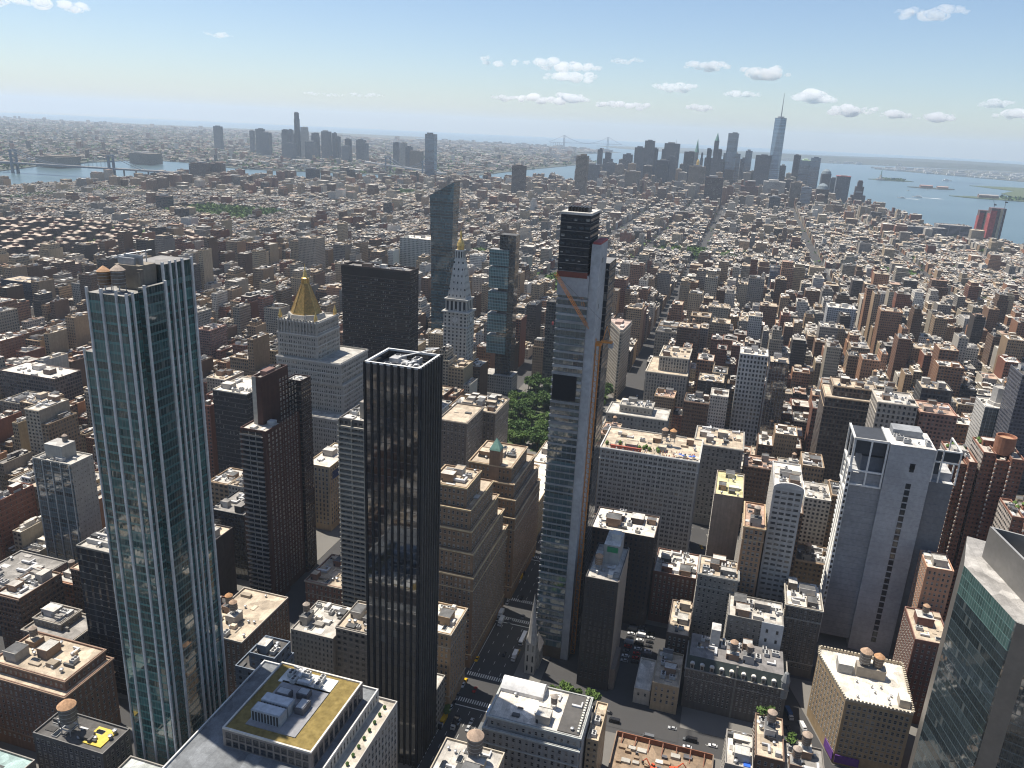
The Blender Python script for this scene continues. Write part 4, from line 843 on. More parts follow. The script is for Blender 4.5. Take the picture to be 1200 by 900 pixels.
block('loft_building', 'brown loft beside the teal glass tower with a tank on its roof', 'building', M1(-228, -199, 292, 336, 41), (.15, .10, .075), 'tan', (3, 3.7, 1.3, 2.1, 0), n=9, bulk=2, tanks=2, wallcap=(.35, .31, .26))
block('hotel_building', 'blue grey block with steel roof frames before the brown balcony tower', 'building', [(-184, -163, 266, 284, 0, 50), (-178, -164, 269, 283, 50, 57)], (.13, .16, .20), 'tar', st=stW((.13, .16, .20), .3, .3, .7, 5, 3.6), geo=False, n=12, bulk=1)
block('hotel_building', 'brick hotel with a tall vertical sign and cluttered pale roof', 'building', M1(-214, -188, 378, 412, 24), (.20, .11, .08), 'tan', (3, 3.6, 1.3, 2, 0), n=8, bulk=2, corn=(.34, .3, .24))
block('office_building', 'black block with ornate cream roof edge and white cooling ducts', 'building', M1(-367, -336, 500, 538, 92), (.03, .03, .034), 'white', st=stW((.03, .03, .034), .3, .2, .8, 3, 4), geo=False, n=8, bulk=2, wallcap=(.5, .46, .38))
t = block('office_building', 'cream block with a white roof and a dark blue banner on its side', 'building', M1(-272, -252, 478, 522, 53), 'buff', 'white', (3.2, 3.7, 1.5, 2.4, 0), n=3, bulk=1)
q = MB(); q.bx(-251.98, 482, -251.8, 518, 42, 48.5, 'plain', (.03, .05, .13)); q.build('blue_banner', t)
block('stone_tower', 'brown brick wedding cake office tower stepping up in cornices', 'tower', [(-137, -98, 364, 430, 0, 60), (-136, -99.2, 366, 424, 60, 74), (-135, -101, 367.5, 417, 74, 87), (-133, -102.6, 369, 410, 87, 99), (-128, -106, 371, 396, 99, 111)], (.235, .16, .105), 'tan', (2.7, 3.6, 1.25, 2.0, 0), n=7, bulk=2, corn=(.48, .38, .24))
t = block('stone_tower', 'stepped brown office tower with a green capped brick turret', 'tower', [(-135, -96, 440, 505, 0, 60), (-134, -97, 442, 502, 60, 72), (-133, -99, 444, 496, 72, 82), (-131, -102, 447, 485, 82, 92)], (.26, .175, .112), 'tan', (2.7, 3.6, 1.25, 2.0, 0), n=7, bulk=2, corn=(.50, .40, .27))
q = MB(); q.box(-117, 446.5, -110, 453.5, 82, 103, stB((.28, .19, .13)), ('plain', (.3, .2, .14))); q.build('turret', t); q = MB(); q.lathe(-113.5, 450, [(5.4, 103), (4.7, 104.3), (.2, 110.5)], 'copper', n=4, rot=R(45)); q.build('turret_roof', t)
block('office_building', 'dark brick block with a crowded mechanical roof beside the park', 'building', [(-182, -159, 520, 560, 0, 88), (-182, -149, 560, 598, 0, 84)], (.17, .145, .12), 'tan', (3, 3.7, 1.4, 2.2, 0), n=40, bulk=9, bits=22, corn=(.3, .26, .21))
block('office_building', 'small stone office block with an orange tiled roof corner on the avenue', 'building', M1(-114, -97, 327, 352, 48), 'tan', 'white', (2.8, 3.6, 1.2, 2, 0), n=6, bulk=2, corn=(.42, .36, .28))
block('office_building', 'low block with a white roof and dark skylight pit at the park corner', 'building', [(-131, -101, 512, 600, 0, 30), (-131, -101, 602, 668, 0, 22)], 'buff', 'white', (3, 3.7, 1.4, 2.2, 0), n=16, bulk=3, bits=12)
def white_roof():
    t = block('office_building', 'grey stone block with a glaring white roof and barrel shed', 'building', [(-63, -18, 281, 311, 0, 38), (-61.5, -18, 282.5, 310, 38, 44)], (.30, .30, .285), 'white', (3.1, 3.6, 1.3, 2.1, 0), n=8, bulk=1, blank='W', corn=(.42, .44, .42), bits=6)
    q = MB(); n = 9; x0, x1, y0, y1 = -61, -40, 300.5, 309.6
    P = [(y0+(y1-y0)*k/n, 44+5.2*math.sin(math.pi*(.12+.76*k/n))) for k in range(n+1)]
    for k in range(n): q.face([(x0, P[k][0], P[k][1]), (x1, P[k][0], P[k][1]), (x1, P[k+1][0], P[k+1][1]), (x0, P[k+1][0], P[k+1][1])], 'plain', (.72, .71, .69))
    for x, s in ((x0, -1), (x1, 1)): 
        pts = [(x, y0, 44)]+[(x, a, z) for a, z in P]+[(x, y1, 44)]; q.face(pts[::-1] if s > 0 else pts, 'plain', (.6, .59, .57))
    q.wall((x0, y0), (x1, y0), 44, P[0][1], dict(mat='plain', col=(.6, .59, .57))); q.build('barrel_shed', t)
    q = MB(); q.bx(-29, 284, -19, 309.5, 44.02, 44.6, 'plain', (.10, .095, .09)); q.build('dark_deck', t)
    for k in range(14): q = MB(); q.bx(-20.2, 285+k*1.75, -19.2, 286+k*1.75, 44.6, 45.6, 'plain', (.6, .58, .5)); q.build('deck_planter', t)
    water_tank(t, -34, 298, 44, .9)
    q = MB(); q.bx(-17.9, 284, -17.5, 309, 0, 44, 'plain', (.36, .365, .37)); q.build('blank_wall', t)
    block('townhouse', 'narrow scaffolded building beside the white roofed block', 'building', M1(-16.5, -11, 292, 318, 36), 'buff', 'tan', st=stW(PAL['buff'], .4, .3, .7, 2.6, 3.4), geo=False, n=2, bulk=0)
white_roof()
t = block('loft_building', 'small roof with a squat round tank at the bottom edge', 'building', M1(-74, -47, 236, 262, 45), 'limestone', 'silver', (3, 3.6, 1.3, 2, 0), n=14, bulk=2)
water_tank(t, -58, 254, 45, 1.9)
t = block('office_building', 'shaded dark office slab with a tan side wall, right of the thin tower', 'building', M1(-36, -18, 372, 412, 70), (.05, .045, .042), 'silver', (2.7, 3.5, 1.3, 2.0, 0), n=6, bulk=1, blank='W', seed=2, frame=1)  # wall colour darkened to hold the shade it stands in
q = MB(); q.bx(-17.99, 373, -17.7, 411, 4, 71, 'plain', (.34, .28, .22)); q.bx(-17.99, 374, -15, 395, 0, 14, 'plain', (.2, .16, .13)); q.build('party_wall', t); water_tank(t, -31, 383, 70, 1.2)
q = MB(); q.box(-30, 391, -21, 408, 70, 82, stB((.33, .32, .3)), ('roof', (.6, .58, .54))); q.bx(-27, 397, -22, 402, 82, 86, 'plain', (.5, .49, .46)); q.build('bulkhead', t); q = MB(); q.bx(-28, 390.2, -22, 390.9, 78, 81, 'plain', (.03, .22, .10)); q.build('green_sheeting', t)
t = block('office_building', 'big white gridded block with a roof garden crowded with people', 'building', M1(-57, 13, 522, 566, 85), (.42, .41, .38), 'tan', (3.35, 3.45, 1.15, 1.9, .62), n=10, bulk=4, corn=(.56, .55, .52), seed=1)
water_tank(t, -14, 545, 88, 1.3); water_tank(t, -8, 545, 88, 1.3)
for k in range(7): q = MB(); q.tube((-3+k*2.4, 526+k % 2*1.4, 85), (-3+k*2.4, 526+k % 2*1.4, 87.3), .06, .06, 'steel'); q.lathe(-3+k*2.4, 526+k % 2*1.4, [(1.35, 87.2), (.1, 87.9)], 'plain', (.05, .12, .42) if k % 3 else (.6, .58, .5), 8); q.build('parasol', t)
q = MB(); q.bx(-50, 524.5, -28, 526, 85, 87.6, 'plain', (.34, .09, .06)); q.build('red_awning', t)
rg = random.Random(17); q = MB()
for k in range(110):
    x, y = rg.uniform(-54, 11), rg.choice((rg.uniform(523, 525), rg.uniform(527, 534))); c = rg.choice(((.5, .06, .05), (.6, .6, .58), (.08, .08, .1), (.1, .2, .4), (.55, .3, .08), (.45, .32, .25)))
    q.lathe(x, y, [(.16, 85), (.26, 85.9), (.25, 86.4), (.1, 86.5)], 'plain', c, 5); q.lathe(x, y, [(.06, 86.5), (.13, 86.63), (.05, 86.8)], 'plain', (.35, .22, .16), 5)
tag(q.build('crowd'), kind='stuff')
for k in range(10): q = MB(); X = -56+rg.random()*40; q.lathe(X, 529+rg.random()*6, [(.5, 85), (1.5, 86.2), (1.2, 87.5), (.2, 88.4)], 'leaf', n=7); q.build('shrub', t)
block('loft_building', 'dark brick block with a pale cluttered roof before the white gridded block', 'building', M1(-46, -6, 440, 470, 64), (.075, .058, .05), 'white', (3, 3.6, 1.3, 2, 0), n=14, bulk=4, frame=1)
block('loft_building', 'grey stone loft with arched bays and a deep cornice behind the roof garden', 'building', M1(6, 44, 598, 640, 69), (.235, .225, .21), 'tan', (3.2, 4, 1.7, 2.6, 0), n=12, bulk=3, corn=(.36, .34, .3))
block('office_building', 'pale stone block with planted battlements beyond the roof garden', 'building', [(-72, -20, 638, 668, 0, 70), (-62, -34, 646, 664, 70, 76)], (.33, .31, .27), 'silver', (3.4, 4.2, 1.5, 2.6, 0), n=8, bulk=1, corn=(.4, .38, .33))
block('office_building', 'cream arcaded block with stepped penthouse at the meeting of two avenues', 'building', [(-62, -17, 838, 902, 0, 52), (-50, -18, 850, 898, 52, 68)], (.44, .40, .33), 'tan', (3.2, 4, 1.7, 2.8, 0), n=12, bulk=3, corn=(.52, .48, .4))
block('loft_building', 'blank beige walled building with a yellow roof corner', 'building', M1(26, 44, 476, 515, 84), (.25, .205, .165), (.60, .55, .30), (3, 3.6, 1.5, 2, 0), n=4, bulk=2, blank='N')
block('loft_building', 'orange brick building with a round brick tank house', 'building', M1(45, 57, 438, 472, 84), (.30, .185, .11), 'rose', (2.6, 3.6, 1.6, 2.2, 0), n=3, bulk=1, tanks=1, corn=(.5, .38, .24))
t = block('office_building', 'narrow white brick tower with an arched gable top', 'tower', M1(59, 76, 452, 492, 106), (.42, .41, .395), 'white', (4.0, 3.5, 3.1, 1.5, 0), n=5, bulk=2)
q = MB(); A = [(67.5+8.6*math.cos(math.pi*k/10), 106.5+3.6*math.sin(math.pi*k/10)) for k in range(11)]; q.face([(a, 451.7, z) for a, z in A[::-1]], 'plain', (.5, .49, .47)); q.face([(a, 453, z) for a, z in A], 'plain', (.5, .49, .47))
for k in range(10): q.face([(A[k+1][0], 451.7, A[k+1][1]), (A[k][0], 451.7, A[k][1]), (A[k][0], 453, A[k][1]), (A[k+1][0], 453, A[k+1][1])], 'plain', (.55, .54, .52))
q.build('arched_gable', t)
block('loft_building', 'ornate dark brick building with white roof boxes, left of the grey hotel tower', 'building', M1(74, 94, 424, 452, 46), (.14, .12, .10), 'white', (2.4, 3.6, 1.2, 2.3, 0), n=10, bulk=3, corn=(.42, .39, .33))
block('loft_building', 'grey loft with a planted roof terrace edge behind the old hotel', 'building', M1(22.6, 46, 426, 448, 54), (.2, .195, .18), 'tan', (2.6, 3.6, 1.3, 2.2, 0), n=10, bulk=3, corn=(.32, .31, .28))
t = block('loft_building', 'wide dark loft with a whitewashed corner, directly behind the old hotel', 'building', M1(42, 72, 402, 425.5, 45), (.185, .175, .16), 'silver', (3, 3.7, 1.4, 2.2, 0), n=14, bulk=3)
q = MB(); q.bx(60.5, 401.6, 72.2, 401.99, 4, 46, 'plain', (.56, .57, .57)); q.build('whitewashed_panel', t); W_ = []; hang(W_, 'N', 61, 72, 401.6, 8, 44, 5, 6, 1.3, 2, 1); put_windows(t, W_)
block('brick_building', 'salmon brick building squeezed between the grey hotel and glass towers', 'building', M1(146, 160, 442, 462, 76), (.42, .235, .15), 'white', (2.6, 3.4, 1.1, 1.7, 0), n=3, bulk=1)
block('brick_building', 'dark red brick building below the salmon one', 'building', M1(138, 156, 404, 436, 52), (.17, .085, .065), 'tan', (2.6, 3.4, 1.1, 1.7, 0), n=4, bulk=1, tanks=1)
def red_towers():
    for k, (lab, x0, x1, y0, y1, h, tk) in enumerate((('red brick apartment tower striped with white balcony ends, left of its twin', 162, 176, 500, 532, 121, 0), ('red brick apartment tower topped by a big round brick tank', 178, 199, 496, 528, 128, 1), ('shorter red brick apartment tower with white banding at the right edge', 186, 204, 452, 482, 108, 0))):
        occ(x0, y0, x1, y1); t = thing('apartment_tower', ((x0+x1)/2, (y0+y1)/2, 0), lab, 'tower', 'red brick apartment towers'); c = (.225, .105, .07); b = MB(); e = dict(mat='facade', col=(.50, .44, .38), wp=(.72, .38, .86), bay=3.6, fl=3.0)
        for j in range(3):
            w = (x1-x0)/3; b.shell(x0+j*w+(.01 if j else 0), y0+(2-j)*2.6, x0+(j+1)*w, y1, 0, h-(0, 3, 0)[j], stW(c, .4, .35, .75, 2.4, 3), [stW(c, .42, .35, .75, 2.4, 3), stB(c), stB(c), dict(e, bay=2.6) if j == 0 else stW(c, .5, .3, .8, 2.6, 3)], 1.2)
        b.build('wall', t); rg = random.Random(k)
        for j in range(3): w = (x1-x0)/3; roof_part(t, x0+j*w, y0+(2-j)*2.6, x0+(j+1)*w, y1, h-(0, 3, 0)[j], (.42, .37, .32), rg, 4)
        for j in range(2): 
            q = MB(); X = x0+(j+1)*(x1-x0)/3
            for z in range(6, int(h)-4, 3): q.bx(X-.55, y0+(1-j)*2.6-.5, X+.2, y0+(1-j)*2.6-.01, z, z+1.2, 'plain', (.62, .55, .47))
            q.build('balcony_ends', t)
        if tk: q = MB(); q.lathe(x0+12, y0+12, [(5.6, h), (5.6, h+11), (5.0, h+11), (4.8, h+9.6)], 'plain', (.30, .14, .085), 20); q.lathe(x0+12, y0+12, [(4.8, h+9.5), (.1, h+9.9)], 'plain', (.44, .27, .16), 20); q.build('round_tank', t)
        clutter(t, x0+1, y0+7, x1-1, y1-1, h, rg, 5, 0, 1, c)
        for j in range(7): q = MB(); X, Y = x0+2+rg.random()*(x1-x0-4), y1-2-rg.random()*9; q.lathe(X, Y, [(.4, h), (1.4, h+1.2), (.2, h+2.6)], 'leaf', n=7); q.build('roof_shrub', t)
red_towers()
# ---- blocks in the middle distance, walls patterned with their own windows
for a in (
 ('office_tower', 'slim black glass office slab with a lighter base in the middle distance', M1(62, 80, 760, 785, 100), (.05, .052, .058), 'tan', dict(st=stG((.03, .033, .04), .14, .2, 3, 3.6, (.16, .16, .16)))),
 ('office_building', 'tall white store block with tiers of arched windows', M1(34, 61, 782, 812, 99), (.46, .45, .43), 'white', dict(win=(3.6, 4.4, 1.9, 2.6, 0))),
 ('loft_building', 'limestone tower block with dark central bay and tall arched top windows', M1(133, 160, 600, 632, 122), (.36, .32, .27), 'silver', dict(win=(3.2, 3.9, 1.5, 2.2, 0), corn=(.48, .43, .36))),
 ('apartment_building', 'pinkish brick apartment slab with light balcony stripes', M1(163, 188, 604, 634, 117), (.30, .17, .13), 'rose', dict(win=(2.8, 3.1, 1.5, 1.6, 0))),
 ('office_building', 'huge dark brown loft with a raised red brick penthouse', [(106, 150, 676, 716, 0, 98), (112, 146, 684, 712, 98, 106)], (.11, .085, .07), 'tan', dict(win=(3, 3.8, 1.5, 2.3, 0), corn=(.4, .3, .2))),
 ('office_building', 'dark narrow tower with a round blue emblem on a panel', M1(170, 192, 645, 668, 124), (.10, .095, .09), 'tan', dict(win=(2.8, 3.6, 1.3, 2, 0))),
 ('apartment_tower', 'dark tower at the right edge with one side of bright balcony stripes', M1(250, 276, 690, 722, 132), (.09, .092, .11), 'tar', dict(st=stW((.09, .092, .11), .5, .3, .75, 2.6, 3.1))),
 ('office_building', 'black glass box with a plain parapet left of the brown balcony tower', M1(-296, -270, 397, 428, 49), (.035, .036, .04), 'grey', dict(st=stG((.02, .024, .03), .1, .2, 2.5, 3.7))),
 ('apartment_building', 'beige and brown ribbed apartment block among left hand rooftops', M1(-800, -757, 713, 763, 36), (.24, .17, .13), 'tan', dict(win=(2.6, 3, 1.2, 1.7, 0), tanks=1)),
 ('school_building', 'long brown building with a bright roof and a blue green court on it', M1(-660, -592, 560, 592, 52), (.15, .115, .10), 'white', dict(win=(3, 3.8, 1.8, 2.4, 0))),
 ('apartment_building', 'brick block with a red domed shade on its roof', M1(-592, -571, 765, 797, 55), (.22, .13, .11), 'rose', dict(win=(3, 3.1, 1.9, 1.5, 0), tanks=1)),
 ('apartment_tower', 'dark blue apartment slab standing at the far left', M1(-1016, -953, 878, 912, 55), (.045, .055, .085), 'tan', dict(win=(2.8, 3, 1.3, 1.6, 0))),
 ('hotel_tower', 'slender beige prewar tower rising alone left of the dark bronze slab', M1(-776, -740, 1300, 1335, 88), (.33, .28, .22), 'tan', dict(win=(2.8, 3.2, 1.1, 1.7, 0))),
 ('office_building', 'broad white office block with a strict window grid left of the slanted tower', M1(-660, -592, 1500, 1548, 75), (.50, .48, .43), 'white', dict(win=(3, 3.8, 1.6, 2.6, 0))),
 ('office_building', 'low rounded blue glass block in the middle distance', M1(80, 108, 1600, 1630, 66), (.12, .17, .23), 'grey', dict(st=stG((.06, .10, .15), .08, .2, 2, 3.8, (.2, .24, .28)))),
 ('apartment_tower', 'white grey slab with a bright narrow edge in the right middle distance', M1(158, 198, 1250, 1284, 66), (.45, .45, .45), 'white', dict(win=(3, 3.2, 1.8, 1.6, 0))),
 ('office_building', 'long grey waterfront office slab with sunlit end wall', M1(560, 690, 3050, 3110, 38), (.16, .17, .19), 'grey', dict(win=(4, 4, 3, 2, 0))),
 ('office_building', 'long layered waterfront block with striped floors', M1(690, 800, 3190, 3260, 40), (.28, .28, .28), 'grey', dict(win=(40, 4, 38, 1.7, 0))),
): block(a[0], a[1], 'tower' if 'tower' in a[0] else 'building', a[2], a[3], a[4], geo=False, n=6, bulk=2, **a[5])
def drum_tower():
    t = thing('apartment_tower', (254, 740, 0), 'white apartment tower with an octagonal drum on its roof', 'tower'); occ(238, 722, 272, 758); e = stW((.58, .55, .5), .5, .4, .8, 2.6, 3)
    b = MB(); b.shell(240, 725, 268, 755, 0, 92, stW((.46, .44, .41), .6, .3, .8, 3.4, 3), [stG((.06, .08, .085), .1, .3, 3, 3, (.4, .4, .38)), None, None, e], 1); b.build('wall', t); q = MB(); q.lathe(256, 741, [(10.5, 92), (10.5, 95), (9, 95), (9, 108), (8.4, 108.4), (8.2, 107)], 'plain', (.42, .40, .37), 8); q.build('octagonal_drum', t); rg = random.Random(2); roof_part(t, 240, 725, 268, 755, 92, (.55, .52, .47), rg, 4); water_tank(t, 256, 741, 106, .9)
drum_tower()
def netted_pair():
    for lab, x0, x1, y0, y1, h, hw in (('unfinished tower half wrapped in red netting, with a tan strip', 820, 853, 3214, 3244, 99, .45), ('taller unfinished tower with a wide red netted side and a crane', 826, 871, 3100, 3140, 116, .4)):
        t = thing('unfinished_tower', ((x0+x1)/2, y0, 0), lab, 'tower', 'unfinished towers by the river'); b = MB(); b.box(x0, y0, x1, y1, 0, h, stW((.16, .11, .11), .6, .2, .7, 4, 4)); b.build('concrete_frame', t); w = x1-x0
        q = MB(); q.bx(x0-.6, y0-.8, x0+w*hw, y0-.1, 6, h-8, 'red'); q.bx(x0-1, y0-.8, x0-.1, y1, 0, h-20, 'red'); q.build('red_netting', t); q = MB(); q.bx(x0+w*.62, y0-.9, x0+w*.78, y0-.1, 4, h-2, 'plain', (.48, .40, .30)); q.build('hoist_strip', t)
        c = thing('tower_crane', (x1, y0-6, 0), 'slim tower crane standing at the %s red netted tower' % ('shorter' if h < 100 else 'taller'), 'crane'); q = MB(); X = x0+w*(.8 if h > 100 else 1.2); q.tube((X, y0-4, 0), (X, y0-4, h+26), 1.2, 1.2, 'steel', n=4); q.build('mast', c); q = MB(); q.tube((X, y0-4, h+22), (X-12, y0-4, h+52), .8, .5, 'steel', n=4); q.build('jib', c); q = MB(); q.bx(X-2, y0-6, X+6, y0-2, h+20, h+24, 'dark'); q.build('counterweight', c)
netted_pair()
SKY=[
(-749, -698, 3600, 3640, 197, 't', 'narrow tan slab tower with a ribbed face'),
(-840, -770, 4300, 4340, 134, 'b', 'blue grey slab beside the tan ribbed tower'),
(-917, -888, 5000, 5025, 200, 'b', 'thin grey tower peeping up right of a slab'),
(-881, -822, 5000, 5040, 183, 'b', 'stepped grey tower with a small cap'),
(-802, -747, 4700, 4740, 134, 'b', 'grey block before the small capped tower'),
(-734, -685, 4600, 4630, 130, 't', 'low brown block between two grey towers'),
(-758, -700, 5000, 5040, 179, 'b', 'square grey tower with a flat top'),
(-597, -523, 4100, 4145, 120, 't', 'tan courthouse block with a sunlit side'),
(-688, -621, 5000, 5045, 223, 'b', 'tall grey tower shouldering the peaked pair'),
(-610, -555, 4850, 4895, 267, 'b', 'tallest grey tower of the left cluster'),
(-567, -537, 4900, 4940, 224, 'b', 'lower shoulder of the tallest left tower'),
(-491, -424, 4500, 4550, 170, 'd', 'dark slab before the left cluster'),
(-544, -501, 5200, 5230, 218, 'b', 'grey tower half hidden by a broad slab'),
(-521, -428, 5100, 5135, 256, 'b', 'broad slab tower with a mast on top'),
(-441, -394, 4600, 4635, 188, 'b', 'stone tower before the broad mast slab'),
(-388, -318, 5000, 5045, 214, 'd', 'dark boxy tower with a flat roof'),
(-292, -272, 5000, 5025, 208, 'b', 'thin tower right of a needle spire'),
(-291, -209, 4200, 4240, 159, 't', 'wide ribbed stone tower with a gold dot on top'),
(-259, -215, 4900, 4940, 235, 'd', 'dark topped tower left of a stepped one'),
(-210, -145, 4700, 4750, 236, 'b', 'stepped gothic tower base in blue haze'),
(-204, -179, 4690, 4715, 286, 'b', 'stepped gothic tower crown above its base'),
(-176, -98, 3700, 3745, 133, 'k', 'dark brown windowless looking block tower'),
(-136, -77, 4700, 4745, 330, 'g', 'tall rounded glass tower left of the tallest spire'),
(-149, -56, 4750, 4800, 221, 'g', 'wide lower part of the rounded glass tower'),
(-59, -23, 5000, 5035, 191, 'b', 'small grey tower right of the rounded glass tower'),
(-32, 6, 4900, 4930, 238, 'g', 'slim blue tower with a flat top'),
(27, 106, 4560, 4610, 224, 'b', 'broad grey slab just left of the tallest spire'),
(161, 194, 4700, 4740, 173, 'b', 'low grey tower at the foot of the tallest spire'),
(241, 279, 5000, 5040, 227, 'd', 'dark narrow tower right of the tallest spire'),
(273, 337, 4900, 4950, 203, 'g', 'blue tower with a pale green top'),
(327, 379, 4850, 4895, 220, 'g', 'broad blue grey tower with a flat top'),
(381, 435, 4700, 4745, 142, 'b', 'grey tower with a rounded dome top'),
(443, 483, 4800, 4840, 118, 'b', 'grey block behind a square office tower'),
(454, 523, 4600, 4655, 137, 'b', 'square grey office tower with a red roof edge'),
(537, 577, 4450, 4485, 122, 'k', 'stepped brown tower at the waterfront end'),
(521, 590, 4440, 4480, 68, 'k', 'lower mass of the stepped waterfront tower'),
(80, 183, 4150, 4210, 110, 'w', 'white windowless block with a sunlit roof'),
(-23, 59, 4000, 4060, 110, 'r', 'red brown stepped block left of a white one'),
(203, 253, 4050, 4095, 117, 't', 'tan tower pair before the blue towers'),
(248, 291, 3900, 3945, 104, 'g', 'blue glass tower before the tan pair'),
(314, 369, 3950, 3995, 99, 'k', 'brown tower below the domed one'),
(106, 151, 3600, 3645, 72, 'd', 'black office block in the middle distance'),
(-1020, -961, 3500, 3535, 142, 'k', 'lone reddish brown slab tower near the river'),
(-1626, -1574, 3933, 3973, 252, 'g', 'lone tall blue glass tower beside the river'),
(-4448, -4380, 6000, 6040, 198, 'b', 'lone slab tower far across the river'),
(-4024, -3991, 5900, 5930, 180, 'b', 'thin tower across the river'),
(-3831, -3768, 5700, 5740, 201, 'b', 'flat topped tower at the left of a far cluster'),
(-3726, -3642, 5600, 5640, 179, 'b', 'wide grey tower in a far cluster'),
(-3534, -3481, 5600, 5640, 206, 'b', 'grey tower left of the far needle tower'),
(-3536, -3494, 5700, 5730, 207, 'b', 'second grey tower left of the far needle tower'),
(-3327, -3245, 5300, 5350, 117, 'b', 'low wide block under the far needle tower'),
(-3369, -3334, 5519, 5554, 335, 'd', 'needle thin dark tower, tallest across the river'),
(-3429, -3368, 5700, 5740, 231, 'w', 'pale tower right of the far needle tower'),
(-3208, -3144, 5400, 5450, 134, 'b', 'low block right of the pale far tower'),
(-3303, -3244, 5650, 5690, 192, 'b', 'grey tower two places right of the needle tower'),
(-3213, -3147, 5650, 5695, 209, 'b', 'wide flat tower further along the far cluster'),
(-3146, -3116, 5700, 5725, 199, 'b', 'thin tower right of the wide flat one'),
(-3110, -3084, 5700, 5725, 175, 'b', 'thin short tower right of another thin one'),
(-2959, -2895, 5500, 5545, 115, 'b', 'low dark block in the far cluster'),
(-2983, -2940, 5600, 5630, 163, 'd', 'dark narrow tower with a crane like top'),
(-2889, -2825, 5600, 5645, 162, 'b', 'squat grey tower near the end of the far cluster'),
(-2826, -2797, 5600, 5630, 139, 'b', 'narrow tower beside the squat grey one'),
(-2443, -2407, 5300, 5335, 165, 'b', 'grey tower left of the lone blue river tower'),
(-2342, -2303, 5200, 5235, 168, 'w', 'pale tower left of the lone blue river tower'),
(-2258, -2221, 5100, 5140, 147, 'b', 'short grey tower near the river bend'),
(-2183, -2103, 5000, 5050, 126, 't', 'wide brown block near the river bend'),
(-2509, -2476, 3200, 3240, 73, 'k', 'dark brown housing tower by the river'),
(-2476, -2420, 3200, 3240, 79, 'k', 'wide dark brown housing tower by the river'),
(-2310, -2234, 3050, 3090, 42, 't', 'tan housing slab by the river'),
(-2193, -2090, 3000, 3040, 48, 't', 'long tan housing slab by the river'),
(-2467, -2410, 3300, 3340, 73, 'k', 'brown housing tower behind tan slabs'),
(-2132, -2074, 3600, 3640, 59, 'd', 'dark housing tower near the bridge road'),
(-1989, -1952, 3500, 3540, 38, 't', 'brown housing block near the bridge road'),
(-3470, -3339, 3900, 4020, 62, 't', 'big brown factory block across the river'),
(-3520, -3383, 3300, 3450, 52, 't', 'large brown refinery block beside the bridge'),
(-1756, -1714, 2080, 2110, 49, 'k', 'lone dark brown tower above low rooftops'),
]
# ---------------------------------------------------------------- far skylines, every tower its own object
SC = dict(b=(.13, .14, .155), d=(.05, .056, .068), t=(.20, .17, .135), g=(.06, .09, .125), k=(.085, .062, .055), w=(.46, .44, .40), r=(.14, .075, .062))
for i, (x0, x1, y0, y1, h, k, lab) in enumerate(SKY):
    x1 = max(x1, x0+8); t = thing('distant_tower', ((x0+x1)/2, (y0+y1)/2, 0), lab, 'tower', 'far skyline towers'); occ(x0, y0, x1, y1); c = SC[k]; rg = random.Random(i)
    s = stG(c, .1, .3, 5, 6, tuple(v*1.3 for v in c)) if k in 'g' else stW(c, .5 if i % 3 else .8, .3, .8, 5, 5)
    b = MB()
    if 'rounded' in lab and 'lower' not in lab:
        w = x1-x0; cy0 = (y0+y1)/2; P = [((x0+x1)/2+w/2*math.copysign(abs(math.cos(a))**.5, math.cos(a)), cy0+(y1-y0)/2*math.copysign(abs(math.sin(a))**.5, math.sin(a))) for a in [2*math.pi*j/20 for j in range(20)]]; b.prism(P, 0, h, s, ('plain', c))
    elif 'stepped' in lab and 'crown' not in lab: b.box(x0, y0, x1, y1, 0, h*.8, s); b.box(x0+(x1-x0)*.2, y0+4, x1-(x1-x0)*.2, y1-4, h*.8, h, s)
    elif 'needle' in lab: b.box(x0, y0, x1, y1, 0, h*.55, s); b.box(x0+2, y0+2, x1-2, y1-2, h*.55, h*.87, s); b.box(x0+4, y0+4, x1-5, y1-4, h*.87, h, s)
    else: b.box(x0, y0, x1, y1, 0, h, s)
    b.build('wall', t)
    q = MB(); w = x1-x0; a = x0+w*rg.uniform(.15, .4); 
    if 'dome' in lab: q.lathe((x0+x1)/2, (y0+y1)/2, [(w*.48, h), (w*.4, h+14), (w*.2, h+23), (.5, h+26)], 'plain', (.2, .24, .26), 14); q.build('dome', t)
    elif 'crown' in lab: q.lathe((x0+x1)/2, (y0+y1)/2, [(w*.5, h), (w*.3, h+18), (.6, h+42)], 'copper', n=8); q.build('spire_roof', t)
    else: q.bx(a, y0+6, a+w*.45, y1-6, h, h+rg.uniform(4, 8), 'plain', (.3, .29, .28) if i % 2 else c); q.build('bulkhead', t)
    if 'mast' in lab: q = MB(); q.tube((x0+w*.75, y0+9, h), (x0+w*.75, y0+9, h+26), 1.2, .4, 'steel'); q.build('mast', t)
    if 'green top' in lab: q = MB(); q.lathe((x0+x1)/2, (y0+y1)/2, [(w*.5, h), (w*.12, h+9)], 'plain', (.36, .52, .33), 4, rot=R(45)); q.build('green_roof', t)
    if 'red roof edge' in lab: q = MB(); q.bx(x0-1, y0-1, x1+1, y1+1, h, h+3, 'plain', (.4, .12, .1)); q.build('roof_edge', t)
    if 'gold dot' in lab: q = MB(); q.lathe((x0+x1)/2, (y0+y1)/2, [(8, h+6), (8, h+24), (1, h+36)], 'gold', n=10); q.build('gold_cupola', t)
